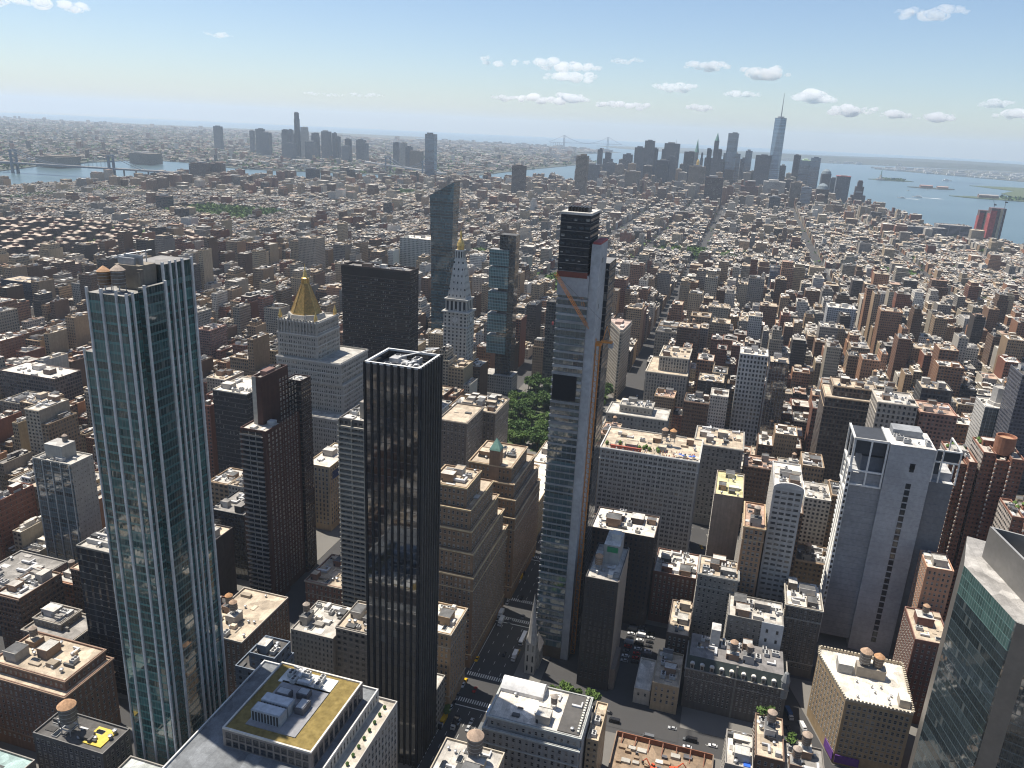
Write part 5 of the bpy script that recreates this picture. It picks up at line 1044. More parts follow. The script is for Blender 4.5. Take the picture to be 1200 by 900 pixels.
def tallest():
    t = thing('glass_spire_tower', (128, 4606, 0), 'tallest pale blue glass tower with chamfered corners and a needle mast', 'tower'); occ(90, 4570, 168, 4645)
    cx, cy_, s = 128, 4606, 31; g = stG((.10, .16, .23), .06, .2, 6, 5, (.2, .26, .32)); b = MB(); b.box(cx-s, cy_-s, cx+s, cy_+s, 0, 56, g)
    B_ = [(cx-s, cy_-s), (cx+s, cy_-s), (cx+s, cy_+s), (cx-s, cy_+s)]; T_ = [(cx, cy_-s), (cx+s, cy_), (cx, cy_+s), (cx-s, cy_)]; k = .96
    T_ = [(cx+(x-cx)*k, cy_+(y-cy_)*k) for x, y in T_]
    for i in range(4):
        j = (i+1) % 4; b.face([(*B_[i], 56), (*B_[j], 56), (*T_[i], 417)], 'glass', g['col'], g['wp'], [(0, 0), (10, 0), (5, 72)], g['mul']); b.face([(*B_[j], 56), (*T_[j], 417), (*T_[i], 417)], 'glass', tuple(v*.7 for v in g['col']), g['wp'], [(5, 0), (10, 72), (0, 72)], g['mul'])
    b.face([(*p, 417) for p in T_], 'plain', (.3, .3, .3)); b.build('curtain_wall', t)
    q = MB(); q.lathe(cx, cy_, [(17, 417), (17, 424), (14, 424)], 'steel', n=16); q.build('mast_ring', t); q = MB(); q.tube((cx, cy_, 417), (cx, cy_, 541), 3.2, .7, 'steel', n=8); q.build('mast', t)
tallest()
t = thing('needle_tower', (0, 4950, 0), 'pale needle spire tower among dark blocks of the skyline', 'tower'); b = MB(); xx = SKY[16][0]-32; b.box(xx, 4950, xx+22, 4980, 0, 215, stW((.3, .31, .3), .5, .3, .8, 5, 5)); b.build('wall', t); q = MB(); q.lathe(xx+11, 4965, [(13, 215), (8, 240), (.6, 290)], 'copper', n=8); q.build('spire_roof', t)
# ---------------------------------------------------------------- bridges, statue, boats
def suspension(label, A, B_, htow, deck, cont, wd, mat, side, w2):
    A = Vector((*A, 0)); B2 = Vector((*B_, 0)); d = (B2-A).normalized(); n = Vector((-d.y, d.x, 0)); L = (B2-A).length
    t = thing('suspension_bridge', (A.x, A.y, 0), label, 'bridge')
    for P in (A, B2):
        q = MB()
        for s in (-1, 1):
            c = P+n*s*wd*.45; q.tube((c.x, c.y, -3), (c.x, c.y, htow), w2, w2*.8, mat, (.16, .19, .23), 4)
        for z in (htow*.97, htow*.72, deck-2): a, e = P-n*wd*.45, P+n*wd*.45; q.tube((a.x, a.y, z), (e.x, e.y, z), w2*.7, w2*.7, mat, (.16, .19, .23), 4)
        q.build('bridge_tower', t)
    S0, S1 = A-d*side, B2+d*side*1.2; q = MB(); th = 3.5 if wd < 45 else 7
    P4 = [S0-n*wd/2, S1-n*wd/2, S1+n*wd/2, S0+n*wd/2]; q.prism([(p.x, p.y) for p in P4], deck-th, deck+th, dict(mat=mat, col=(.17, .19, .22)), (mat, (.2, .2, .2)), True); q.build('deck', t)
    for s in (-1, 1):
        q = MB(); prev = None; N = 24
        for k in range(-8, N+9):
            u_ = k/N; P = A+d*L*u_+n*s*wd*.45
            z = deck+6+(htow-deck-6)*(2*u_-1)**2 if 0 <= u_ <= 1 else htow+(deck-htow)*min(1, (abs(u_-.5)-.5)*3)
            if prev: q.tube(prev, (P.x, P.y, z), w2*.22, w2*.22, mat, (.17, .2, .24), 4)
            if 0 <= u_ <= 1: q.tube((P.x, P.y, deck), (P.x, P.y, z), w2*.07, w2*.07, mat, (.2, .22, .25), 3)
            prev = (P.x, P.y, z)
        q.build('main_cable', t)
    q = MB(); k = 60
    while k < side: P = A-d*k; q.tube((P.x, P.y, -3), (P.x, P.y, deck-th), w2*.5, w2*.5, mat, (.2, .21, .23), 4); k += 60
    q.build('viaduct_pier', t); return t
suspension('grey blue suspension bridge over the river at the left edge', (-2767, 3000), (-3255, 2935), 102, 42, 2, 36, 'plain', 330, 7)
suspension('huge hazy suspension bridge spanning the harbour mouth on the horizon', (-3605, 15683), (-2934, 16790), 211, 72, 2, 32, 'plain', 370, 9)
suspension('pale arched bridge approach seen low between far towers', (-1790, 4330), (-2170, 4640), 98, 44, 2, 36, 'plain', 260, 6)
def statue():
    x, y = 1165, 8161; t = thing('statue', (x, y, 0), 'tiny robed statue with raised torch on a stone pedestal, on the far green island', 'statue'); q = MB(); q.lathe(x, y, [(38, 1), (38, 12)], 'plain', (.3, .28, .25), 11); q.lathe(x, y, [(13, 12), (10, 40), (11, 46)], 'plain', (.36, .34, .3), 4); q.build('pedestal', t)
    q = MB(); q.lathe(x, y, [(6, 46), (5, 60), (4.4, 74), (5, 78), (1.8, 80), (2.4, 83), (1.2, 87)], 'copper', n=10); q.tube((x+3, y, 77), (x+6, y, 91), 1.3, .8, 'copper'); q.lathe(x+6, y, [(.6, 90), (1.6, 91.5), (.2, 94)], 'copper', n=6); q.build('robed_figure', t)
statue()
def boat(x, y, L, rz, lab, wake=0):
    t = thing('boat', (x, y, -3), lab, 'boat', None, 0); c, s = math.cos(rz), math.sin(rz); P = [(-.5, -.11), (.3, -.12), (.5, 0), (.3, .12), (-.5, .11)]; T = lambda a, k=1: [(x+(u_*c-v*s)*L*k, y+(u_*s+v*c)*L*k) for u_, v in a]
    q = MB(); q.prism(T(P), -3, -3+L*.09, dict(mat='plain', col=(.62, .62, .6)), ('plain', (.5, .5, .48))); q.build('hull', t); q = MB(); q.prism(T([(-.3, -.08), (.12, -.08), (.12, .08), (-.3, .08)]), -3+L*.09, -3+L*.2, dict(mat='plain', col=(.7, .7, .68)), ('white', (.7, .7, .7))); q.build('cabin', t)
    if wake: q = MB(); q.face([(a, b_, -2.9) for a, b_ in T([(-.5, -.1), (-.5, .1), (-.5-wake, .34), (-.5-wake*.8, 0), (-.5-wake, -.34)])], 'white'); q.build('wake', t)
for a in ((1058, 5700, 58, 2.9, 'white ferry with a long bright wake nearest the waterfront towers', 2.2), (930, 5480, 46, 3.0, 'white boat with a broad wake below the small islands', 1.8), (1130, 6450, 30, .4, 'small white boat off the far small island'), (1320, 6800, 26, .2, 'tiny white boat before the brown island'), (1900, 9000, 90, .2, 'cargo barge near the far port'), (700, 9800, 70, 2.8, 'orange ferry far out in the bay'), (-1300, 10400, 80, 2.2, 'dark freighter far off beyond the skyline')): boat(*a)
# ships' port and island buildings
def island_building(x, y, w, d, h, c, lab, roofc):
    t = thing('island_building', (x, y, 1), lab, 'building'); b = MB(); b.box(x-w/2, y-d/2, x+w/2, y+d/2, 1, h, stW(c, .4, .3, .7, 5, 5)); b.build('wall', t); q = MB(); q.face([(x-w/2, y-d/2, h), (x+w/2, y-d/2, h), (x+w/2, y, h+6), (x-w/2, y, h+6)], 'plain', roofc); q.face([(x-w/2, y, h+6), (x+w/2, y, h+6), (x+w/2, y+d/2, h), (x-w/2, y+d/2, h)], 'plain', roofc); q.build('roof', t)
island_building(1360, 7090, 90, 50, 16, (.3, .17, .13), 'red brick hall on the brown island', (.3, .2, .18)); island_building(1480, 7100, 80, 40, 13, (.34, .22, .17), 'long brick wing on the brown island', (.34, .24, .2)); island_building(1560, 6090, 120, 40, 18, (.3, .2, .16), 'brick rail terminal on the grassy shore', (.28, .26, .25)); island_building(1290, 8230, 60, 24, 10, (.4, .38, .33), 'low pale visitor hall on the statue island', (.35, .33, .3))
# ---------------------------------------------------------------- ordinary buildings, lot by lot
t = block('loft_building', 'narrow pale roofed loft with a blue tarpaulin beside the excavation', 'building', M1(45, 57, 296, 318, 38), 'grey', 'white', (2.6, 3.5, 1.2, 1.9, 0), n=12, bulk=2, seed=3)
q = MB(); q.bx(53, 297.5, 56, 300.5, 38, 38.5, 'plain', (.03, .12, .5)); q.build('tarpaulin', t)
block('brick_building', 'brown loft with a long grey roof hatch below the old hotel', 'building', M1(57.5, 70, 302, 330, 41), 'brown', 'tan', (2.6, 3.5, 1.2, 1.9, 0), n=12, bulk=2, tanks=1)
block('loft_building', 'dark loft with a curved pale roof edge below the old hotel', 'building', M1(70.5, 88, 300, 322, 36), (.13, .115, .10), 'grey', (2.8, 3.5, 1.2, 1.9, 0), n=12, bulk=2, tanks=2)
PIT = (-7, 292, 42, 340); occ(*PIT, 0); occ(-148, 500, -132, 684, 0); occ(-182, 598, -130, 684, 0); occ(-56, 344, -14, 372, 0); occ(-24, 398, 6, 446, 0); occ(-80, 362, -56, 388, 0); occ(-72, 312, -8, 344, 0)
block('office_building', 'very low building with a blinding white roof beside the parking lot', 'building', M1(-3, 6, 368, 396, 9), 'pale', 'white', (3, 3.6, 1.2, 2, 0), n=0, bulk=0, bits=0)
block('loft_building', 'low tan building with a cluttered roof left of the old hotel', 'building', M1(6.6, 21, 366, 396, 17), 'buff', 'tan', (3, 3.6, 1.2, 2, 0), n=8, bulk=2)
occx = occ(-24, 398, 21, 446, 0)
def grade(x, y):
    """typical height, spread, chance and height of a tall one, of the lots round here"""
    if y > 4100: return (26, .45, .10, (45, 80)) if -750 < x < 330 else (18, .4, .10, (36, 55))
    if y > 3650: return (22, .4, .07, (38, 60)) if x > -700 else (17, .3, .16, (38, 58))
    if y > 2700: return (20, .24, .03, (36, 52)) if x > -900 else (15, .2, .05, (33, 46))
    if y > 1650: return (16, .24, .035, (30, 46)) if -1215 < x < 460 else (13.5, .18, .02, (24, 38))
    if -400 < x < 430: return (38, .33, .12, (50, 70)) if y < 950 else (29, .45, .13, (46, 74))
    return (21, .45, .12, (38, 66)) if x < 0 else (20, .5, .13, (40, 70))
block('brick_building', 'dark red brick loft with a pale patched roof beyond the parking lot', 'building', M1(-5, 22, 449, 480, 36), (.14, .075, .055), 'white', (2.8, 3.5, 1.2, 1.9, 0), n=14, bulk=3)
block('brick_building', 'low brown building at the right edge of the parking lot', 'building', M1(9.5, 22.2, 404, 440, 24), (.12, .085, .065), 'tan', (2.8, 3.5, 1.2, 1.9, 0), n=8, bulk=2)
RG = random.Random(42); LOTS = []
TREES = []
STUY = (-1740, 985, -1120, 1620)
PARKS = [(-1720, 2010, -1420, 2300), (-190, 2090, 30, 2230), (-355, 1400, -245, 1640), (-700, 1400, -560, 1470), (330, 2050, 430, 2130), (-1500, 3150, -1380, 3400), (-620, 1790, -540, 1850), (-2350, 1750, -2260, 2900)]
for (x0, y0, x1, y1) in BLOCKS:
    cx, cy_ = (x0+x1)/2, (y0+y1)/2
    if STUY[0] < cx < STUY[2] and STUY[1] < cy_ < STUY[3]: continue
    if any(a < cx < c and b_ < cy_ < d for a, b_, c, d in PARKS): continue
    if y1 < -420 or (cy_ > 4800 and cx < -900): continue
    pr_ = project(cx, cy_, 20)
    if y0 > 400 and (pr_ is None or not -220 < pr_[0] < 1420): continue
    far = y0 > 2600; dp = (y1-y0)*.46
    for row in (0, 1):
        x = x0+.6
        while x < x1-5:
            gm, gs, tp, th = grade(x, cy_); tall = RG.random() < tp
            w = RG.uniform(12, 30) if tall or gm > 35 else RG.uniform(7, 21) if gm > 28 else RG.uniform(6, 14.5)
            if far: w *= 1.4
            if x+w > x1-6: w = x1-.6-x
            h = RG.uniform(*th) if tall else max(9, gm*math.exp(RG.gauss(0, gs))); h = min(h, 80 if y1 < 4000 else 160)
            d = dp*RG.uniform(.82, 1.0) if not tall else dp*1.04
            a, b_ = (y0+.6, y0+.6+d) if row == 0 else (y1-.6-d, y1-.6)
            X0, X1 = x+.05, x+w-.05; x += w
            if not free(X0, a, X1, b_): 
                X0 += 4; X1 -= 4
                if X1-X0 < 6 or not free(X0, a, X1, b_): continue
            if a < 1640 and min(abs(X0-bway(a)), abs(X1-bway(b_)), abs(X0-bway(b_)), abs(X1-bway(a))) < BW/2+1 or a < 1640 and (X0-bway(a))*(X1-bway(b_)) < 0: continue
            if PARK[0]-10 < (X0+X1)/2 < PARK[2]+6 and PARK[1]-6 < (a+b_)/2 < PARK[3]+4: continue
            if not inpoly((X0+X1)/2, (a+b_)/2, MANH): continue
            if math.hypot((X0+X1)/2-22, (a+b_)/2) < 75: continue
            if b_ < 150 and abs((X0+X1)/2) > 520: continue
            if RG.random() < .03: TREES.append(((X0+X1)/2, (a+b_)/2, 1)); continue
            if b_ < 480: h = min(h, 46)
            east = x > 420
            pal = RG.choices(list(PAL), (11, 13, 11, 11, 5+5*(cx > 420 or cx < -420), 8, 7, 4, 7, 5+3*(cx > 350), 5+4*(cx > 350)))[0]
            rf = RG.choices(list(RPAL), (17, 21, 26, 18, 12, 4))[0]
            LOTS.append((X0, X1, a, b_, h, pal, rf))
def appar(L):
    p_ = project((L[0]+L[1])/2, (L[2]+L[3])/2, L[4])
    if p_ is None or not (-15 < p_[0] < 1215 and -10 < p_[1] < 915): return 0
    return (L[1]-L[0])*(L[4]*.6+(L[3]-L[2])*.7)/p_[2]**2
LOTS.sort(key=appar, reverse=True); NIND = 190
SHADE = dict(limestone='limestone', tan='tan brick', buff='buff brick', brown='dark brown brick', red='red brick', grey='grey stone', pale='pale stone', white='white', dark='charcoal', rust='rust coloured brick', terracotta='terracotta')
LMK = [('the gold pyramid tower', -327, 581, 90), ('the teal glass tower', -195, 243, 120), ('the brown balcony tower', -245, 400, 70), ('the slim black tower', -110, 296, 100), ('the thin unfinished tower', -58, 407, 120), ('the white campanile', -274, 812, 60), ('the triangular building', -108, 915, 40), ('the square park', -160, 790, 5), ('the roof garden block', -22, 544, 60), ('the grey hotel tower', 128, 480, 80), ('the old mansard hotel', 50, 386, 20), ('the twin red towers', 185, 510, 70), ('the bronze office slab', -317, 710, 90), ('the octagonal drum tower', 254, 740, 60), ('the black glass slab', 71, 772, 60), ('the arched store block', 48, 795, 60), ('the slanted glass tower', -344, 940, 110), ('the scaffolded black slab', -271, 290, 50), ('the limestone tower block', 146, 615, 80), ('the brown loft with penthouse', 128, 695, 70), ('the beige side walled block', -384, 369, 50)]
LMP = [(n_, project(x, y, z)) for n_, x, y, z in LMK]
SEEN = {}; labels = []
for L in LOTS[:NIND]:
    p_ = project((L[0]+L[1])/2, (L[2]+L[3])/2, L[4]); n_, q_ = min(LMP, key=lambda m: math.hypot(m[1][0]-p_[0], (m[1][1]-p_[1])*1.3))
    dx, dy = p_[0]-q_[0], p_[1]-q_[1]; rel = ('right of' if dx > 0 else 'left of') if abs(dx) > abs(dy)*.8 else ('below' if dy > 0 else 'beyond')
    size = 'low' if L[4] < 20 else 'tall' if L[4] > 46 else 'mid height'
    wd = 'narrow' if L[1]-L[0] < 12 else 'broad' if L[1]-L[0] > 26 else ''
    labels.append((f"{wd+' ' if wd else ''}{size} {SHADE[L[5]]} building, {L[6] if L[6] != 'tar' else 'black'} roof, {rel} {n_}", p_[2]))
ORD = ['nearest', 'second', 'third', 'fourth', 'fifth', 'sixth', 'seventh', 'eighth']
cnt = {}
for lb, _ in labels: cnt[lb] = cnt.get(lb, 0)+1
order = sorted(range(len(labels)), key=lambda i: labels[i][1]); rank = {}
FIN = [None]*len(labels)
for i in order:
    lb = labels[i][0]
    if cnt[lb] > 1: k = rank.get(lb, 0); rank[lb] = k+1; FIN[i] = f'{ORD[k]} {lb}'
    else: FIN[i] = lb
for i, L in enumerate(LOTS[:NIND]):
    X0, X1, a, b_, h, pal, rf = L; rg = random.Random(i); m_ = rg.uniform(.8, 1.15); c = tuple(v*m_ for v in PAL[pal]); m_ = rg.uniform(.85, 1.08); rc = tuple(v*m_ for v in RPAL[rf])
    nm = 'brick_building' if pal in ('brown', 'red', 'rust', 'tan', 'buff', 'terracotta') else 'stone_building'
    t = thing(nm, ((X0+X1)/2, (a+b_)/2, 0), FIN[i], 'building', 'ordinary buildings of the nearer blocks')
    fl = rg.choice((3.2, 3.6, 3.9)); bay = rg.choice((2.2, 2.6, 3., 3.6)); ww = rg.uniform(.36, .62)
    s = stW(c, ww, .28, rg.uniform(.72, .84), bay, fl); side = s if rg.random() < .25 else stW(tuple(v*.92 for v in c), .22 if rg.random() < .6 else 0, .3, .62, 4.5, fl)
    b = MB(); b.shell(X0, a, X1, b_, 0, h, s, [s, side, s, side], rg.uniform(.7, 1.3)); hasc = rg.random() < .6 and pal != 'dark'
    b.build('wall', t)
    if hasc: q = MB(); cc = tuple(min(.6, v*1.25+.04) for v in c); q.bx(X0+.05, a-.7, X1-.05, a-.003, h-.3, h+.7, 'plain', cc); q.build('cornice', t); q = MB(); q.bx(X0+.05, a-.4, X1-.05, a-.003, fl*1.6, fl*1.6+.5, 'plain', cc); q.build('belt_course', t)
    roof_part(t, X0, a, X1, b_, h, rc, rg, 12)
    clutter(t, X0+.5, a+.5, X1-.5, b_-.5, h, rg, 3 if i > 90 else 6, 1 if rg.random() < .26 else 0, 1+(rg.random() < .5), c, rc)
# the rest of the island's buildings, past what can be told apart
b = MB()
for i, L in enumerate(LOTS[NIND:]):
    X0, X1, a, b_, h, pal, rf = L; rg = RG; m_ = rg.uniform(.75, 1.15); c = tuple(v*m_ for v in PAL[pal]); m_ = rg.uniform(.75, 1.08); rc = tuple(v*m_ for v in RPAL[rf])
    s = stW(c, rg.uniform(.34, .6), .28, .78, rg.choice((2.2, 2.7, 3.2)), 3.4); side = s if rg.random() < .3 else stB(c)
    if a < 1500:
        b.shell(X0, a, X1, b_, 0, h, s, [s, side, s, side], 1.); b.face([(X0+.4, a+.4, h), (X1-.4, a+.4, h), (X1-.4, b_-.4, h), (X0+.4, b_-.4, h)], 'roof', rc)
    else: b.box(X0, a, X1, b_, 0, h, s, ('roof', rc), sides=[s, side, s, side])
    w, d = X1-X0, b_-a
    if h > 26 and w > 13 and rg.random() < .35:
        e = rg.uniform(2, 4); X0 += e*rg.random(); X1 -= e; a += e; b_ -= e*rg.random(); h2 = h+rg.uniform(4, 13); b.box(X0, a, X1, b_, h+.01, h2, s, ('roof', rc)); h = h2; w, d = X1-X0, b_-a
    for _ in range(rg.choice((5, 7, 10)) if a < 1500 else rg.choice((2, 3, 4)) if a < 2600 else rg.choice((1, 1, 2))):
        k, m = rg.uniform(.05, .2)*w, rg.uniform(.04, .16)*d; px, py = rg.uniform(X0+k+.6, X1-k-.6), rg.uniform(a+m+.6, b_-m-.6)
        cc = rg.choice((c, (.5, .46, .4), (.66, .63, .57), (.62, .57, .5), (.07, .065, .06), (.1, .09, .085), (.3, .2, .13), (.2, .17, .14))); b.box(px-k, py-m, px+k, py+m, h-.1, h+rg.uniform(1, 4.2), dict(mat='plain', col=cc), ('roof', rg.choice((rc, (.5, .48, .45)))))
    if a < 1700 and rg.random() < .12: px, py = rg.uniform(X0+2, X1-2), rg.uniform(a+2, b_-2); b.lathe(px, py, [(1.8, h+2.5), (1.8, h+6.5)], 'wood', n=8); b.lathe(px, py, [(1.9, h+6.5), (.1, h+8)], 'cone', n=8)
def tower_stuff(x, y, w, d, h, c, rc=(.5, .47, .43)):
    s = stW(c, .45, .3, .75, 3, 3); b.box(x-w/2, y-d/2, x+w/2, y+d/2, 0, h, s, ('roof', rc)); b.box(x-w*.2, y-d*.2, x+w*.2, y+d*.2, h, h+4, dict(mat='plain', col=c), ('roof', rc))
for k in range(150):                                    # housing towers of the lower east side
    x, y = RG.uniform(-2450, -1000), RG.uniform(2400, 4400)
    if inpoly(x, y, MANH) and (x < -1900 or y > 3500) and inpoly(x-60, y, MANH): tower_stuff(x, y, RG.uniform(18, 46), RG.uniform(16, 24), RG.uniform(34, 62), RG.choice((PAL['brown'], PAL['red'], PAL['tan'], PAL['rust'])))
for k in range(120): tower_stuff(RG.uniform(-900, 300), RG.uniform(4600, 5500), RG.uniform(24, 50), RG.uniform(24, 50), RG.uniform(60, 140), RG.choice((PAL['grey'], PAL['tan'], PAL['dark'], PAL['limestone'])))
for k in range(60): tower_stuff(RG.uniform(-850, 380), RG.uniform(3800, 4550), RG.uniform(22, 46), RG.uniform(22, 40), RG.uniform(42, 84), RG.choice((PAL['tan'], PAL['brown'], PAL['grey'], PAL['limestone'], PAL['rust'])))
tag(b.build('distant_buildings'), kind='stuff')
# ---- brick housing slabs among trees (each its own)
sv_ = MB(); c = (.20, .115, .09)
for (a, e, d, g_) in ((-32, -7, 32, 7), (-24, -18, -12, 18), (12, -18, 24, 18)):
    sv_.box(a, e, d, g_, 0, 38+(.02 if a > -30 else 0), stW(c, .42, .35, .75, 2.8, 3), ('roof', (.46, .38, .31)))
for x in (-18, 18): sv_.box(x-4, -4, x+4, 4, 38, 43, stB(c), ('roof', (.5, .42, .35)))
sm = sv_.mesh('housing_slab'); gi = 0
for i in range(7):
    for j in range(8):
        x, y = STUY[0]+50+i*88+(j % 2)*30, STUY[1]+40+j*76
        if not inpoly(x-40, y, MANH): continue
        p_ = project(x, y, 40)
        if p_ is None or p_[0] < -60: continue
        o = new_mesh_obj('housing_slab', sm, None, (x, y, 0), RG.choice((0, 0, R(90)))); tag(o, 'brown brick housing slab with a pale roof among trees at the far left', 'housing slab', 'brick housing slabs among trees')
# ---- land across the river
b = MB(); rg = random.Random(77); MILES = 0
while MILES < 26000:
    y = 1500+12500*rg.random()**1.25; x = rg.uniform(-1.02*y*.95-2200, -300); MILES += 1
    if not inpoly(x, y, BKLN) or not inpoly(x+90, y, BKLN): continue
    p_ = project(x, y, 0)
    if p_ is None or not -60 < p_[0] < 1000: continue
    sc = 1+max(0, (y-4000)/5200); w, d = rg.uniform(14, 46)*sc, rg.uniform(10, 22)*sc; r1 = rg.random(); h = rg.uniform(7, 15) if r1 < .9 else rg.uniform(16, 30) if r1 < .985 else rg.uniform(35, 62)
    if r1 > .94: w, d = w*.6, d*.8
    pal = rg.choice(list(PAL)); cc = PAL[pal]; b.box(x-w/2, y-d/2, x+w/2, y+d/2, 0, h, stW(cc, .4, .3, .7, 4, 4), ('roof', rg.choice(list(RPAL.values()))))
for k in range(36): x, y = rg.uniform(-3500, -1750), rg.uniform(4300, 8800); w = rg.uniform(60, 170); b.box(x-w/2, y-20, x+w/2, y+20, 0, rg.uniform(9, 16), stB((.4, .39, .36)), ('roof', (.62, .6, .57))) if inpoly(x, y, BKLN) and inpoly(x+w, y, BKLN) else None
for k in range(420):
    x, y = rg.uniform(1600, 6500), rg.uniform(9000, 13500)
    if inpoly(x, y, NJ): w = rg.uniform(30, 140); b.box(x-w/2, y-20, x+w/2, y+20, 0, rg.uniform(8, 22), stB((.55, .54, .5)), ('roof', (.64, .62, .6) if k % 3 else (.4, .3, .26)))
for k in range(500):
    x, y = rg.uniform(-6000, -1000), rg.uniform(8500, 15500)
    if inpoly(x, y, BKLN): w = rg.uniform(40, 120); b.box(x-w/2, y-25, x+w/2, y+25, 0, rg.uniform(10, 40), stW((.32, .3, .28), .4, .3, .7, 8, 6), ('roof', (.5, .48, .45)))
for k in range(160):
    x, y = rg.uniform(-1500, 3500), rg.uniform(13700, 15500)
    if inpoly(x, y, STAT): w = rg.uniform(30, 90); b.box(x-w/2, y-20, x+w/2, y+20, 0, rg.uniform(8, 30), stB((.5, .48, .45)), ('roof', (.5, .48, .45)))
tag(b.build('far_shore_buildings'), kind='stuff')
# ---------------------------------------------------------------- trees
def crown_mesh(seed, Rr, H, z0, n, leaf, mat):
    g = random.Random(seed); b = MB(); lobes = [(g.uniform(-.5, .5)*Rr, g.uniform(-.5, .5)*Rr, z0+H*g.uniform(.25, .8), g.uniform(.38, .62)*Rr) for _ in range(9)]
    for _ in range(n):
        L = g.choice(lobes); v = Vector((g.gauss(0, 1), g.gauss(0, 1), g.gauss(0, 1))).normalized()*L[3]*g.uniform(.55, 1.05)
        p = Vector((L[0], L[1], L[2]))+Vector((v.x, v.y, v.z*.8)); e = Vector((g.gauss(0, 1), g.gauss(0, 1), g.gauss(0, .7))).normalized(); q = e.cross(Vector((g.gauss(0, 1), g.gauss(0, 1), g.gauss(0, 1)))).normalized(); s = leaf*g.uniform(.5, 1.2)
        b.face([tuple(p+e*s), tuple(p+q*s*.7), tuple(p-e*s), tuple(p-q*s*.7)], mat)
    return b.mesh('crown')
def trunk_mesh(seed, H):
    g = random.Random(seed); b = MB(); b.tube((0, 0, 0), (.1, 0, H*.45), .38, .26, 'bark', n=7)
    for k in range(6): a = k*1.05+g.random(); b.tube((.1, 0, H*g.uniform(.32, .45)), (math.cos(a)*H*.24, math.sin(a)*H*.24, H*g.uniform(.6, .82)), .2, .06, 'bark', n=5)
    return b.mesh('trunk')
PROTO = []
for k, (Rr, H, z0, mt) in enumerate(((5.5, 9, 4, 'leaf2'), (4.5, 8, 3.5, 'leaf'), (6.5, 10, 4.5, 'leaf2'), (3.0, 5, 2.4, 'leaf'))): PROTO.append((trunk_mesh(k, z0+H), crown_mesh(k, Rr, H, z0, 760 if k < 3 else 380, .95 if k < 3 else .6, mt)))
def tree(x, y, k, label, group, s=1., z=.14):
    t = thing('tree', (x, y, z), label, 'tree', group, random.Random(x*y).uniform(0, 6)); t.scale = (s,)*3
    for n_, m in (('trunk', PROTO[k][0]), ('crown', PROTO[k][1])): o = bpy.data.objects.new(n_, m); COL.objects.link(o); o.parent = t
g = random.Random(12); n_ = 0
while n_ < 170:
    x, y = g.uniform(-206, -109), g.uniform(688, 890)
    if (abs(x+157) < 17 and abs(y-790) < 20) or g.random() < .1: continue
    n_ += 1; tree(x, y, g.choice((0, 1, 1, 2)), 'leafy green tree in the square park below the campanile', 'trees of the square park', g.uniform(1.0, 1.45))
for x, y, k, lab in ((-176, 356, 2, 'large green tree by the plaza under the balconied towers'), (-170, 362, 0, 'smaller tree beside the large plaza tree'), (-66, 327, 1, 'street tree at the corner of the white roofed block'), (-67, 312, 3, 'small street tree by the white roofed block, near the avenue'), (-96, 322, 3, 'small tree on the avenue side of the slim black tower'), (-46, 357, 3, 'first small tree in the row behind the white roof'), (-39, 358, 1, 'second tree in the row behind the white roof'), (-33, 359, 3, 'third small tree in the row behind the white roof'), (-24, 357, 1, 'last bushy tree in the row behind the white roof'), (14, 378, 0, 'dark tree in the shaded street beside the parking lot'), (64.5, 327.5, 3, 'yellow green roof tree below the old hotel'), (60.5, 327, 3, 'green roof tree left of the yellow green one'), (74, 319, 3, 'small roof tree on the dark loft below the old hotel')): tree(x, y, k, lab, None, 1.0, 41.05 if y < 328.5 and 57 < x < 70 else 36.05 if x > 70 else .14)
b = MB(); g = random.Random(5)
def puff(x, y, z, s, n=9, mt='leaf2'):
    for _ in range(n):
        p = Vector((x+g.gauss(0, s*.5), y+g.gauss(0, s*.5), z+g.uniform(-.4, .5)*s)); e = Vector((g.gauss(0, 1), g.gauss(0, 1), g.gauss(0, .6))).normalized(); q = e.cross(Vector((g.gauss(0, 1), g.gauss(0, 1), g.gauss(0, 1)))).normalized(); k = s*g.uniform(.35, .7)
        b.face([tuple(p+e*k), tuple(p+q*k*.8), tuple(p-e*k), tuple(p-q*k*.8)], mt)
for P in PARKS:
    for _ in range(int((P[2]-P[0])*(P[3]-P[1])/70)): puff(g.uniform(P[0], P[2]), g.uniform(P[1], P[3]), g.uniform(6, 12), g.uniform(5, 9), 9, g.choice(('leaf', 'leaf2')))
for _ in range(4600):
    x, y = g.uniform(STUY[0], STUY[2]), g.uniform(STUY[1], STUY[3])
    if inpoly(x-20, y, MANH): puff(x, y, g.uniform(7, 17), g.uniform(5, 9), 9, g.choice(('leaf', 'leaf2')))
for x, y, _ in TREES: puff(x, y, 8, 7, 10, g.choice(('leaf', 'leaf2')))
for _ in range(4200):                                       # street trees of the villages, along the kerbs
    sy = g.choice(STREETS)[0]; x = g.uniform(-2300, 1300); y = sy+g.choice((-6, 6))
    if y > 1000 and inpoly(x, y, MANH) and (y > 1500 or abs(x) > 300): puff(x, y, g.uniform(6, 9), g.uniform(3.5, 6), 6, g.choice(('leaf', 'leaf2')))
for _ in range(900):
    x, y = g.uniform(-2500, -1500), g.uniform(2500, 4100)
    if inpoly(x, y, MANH): puff(x, y, 8, g.uniform(5, 8), 6)
for _ in range(5200):
    y = 2500+9500*g.random()**1.3; x = g.uniform(-y*.95-2200, -1500)
    if inpoly(x, y, BKLN): puff(x, y, 7, g.uniform(7, 13)*(1+y/9000), 5)
for cx, cy_, rx, ry in ((1270, 8240, 150, 100), (-868, 7007, 250, 300), (2000, 6100, 500, 150), (2700, 7300, 500, 600)):
    for _ in range(120): puff(cx+g.uniform(-.7, .7)*rx, cy_+g.uniform(-.7, .7)*ry, 8, g.uniform(10, 20), 7)
tag(b.build('distant_treetops'), kind='stuff')
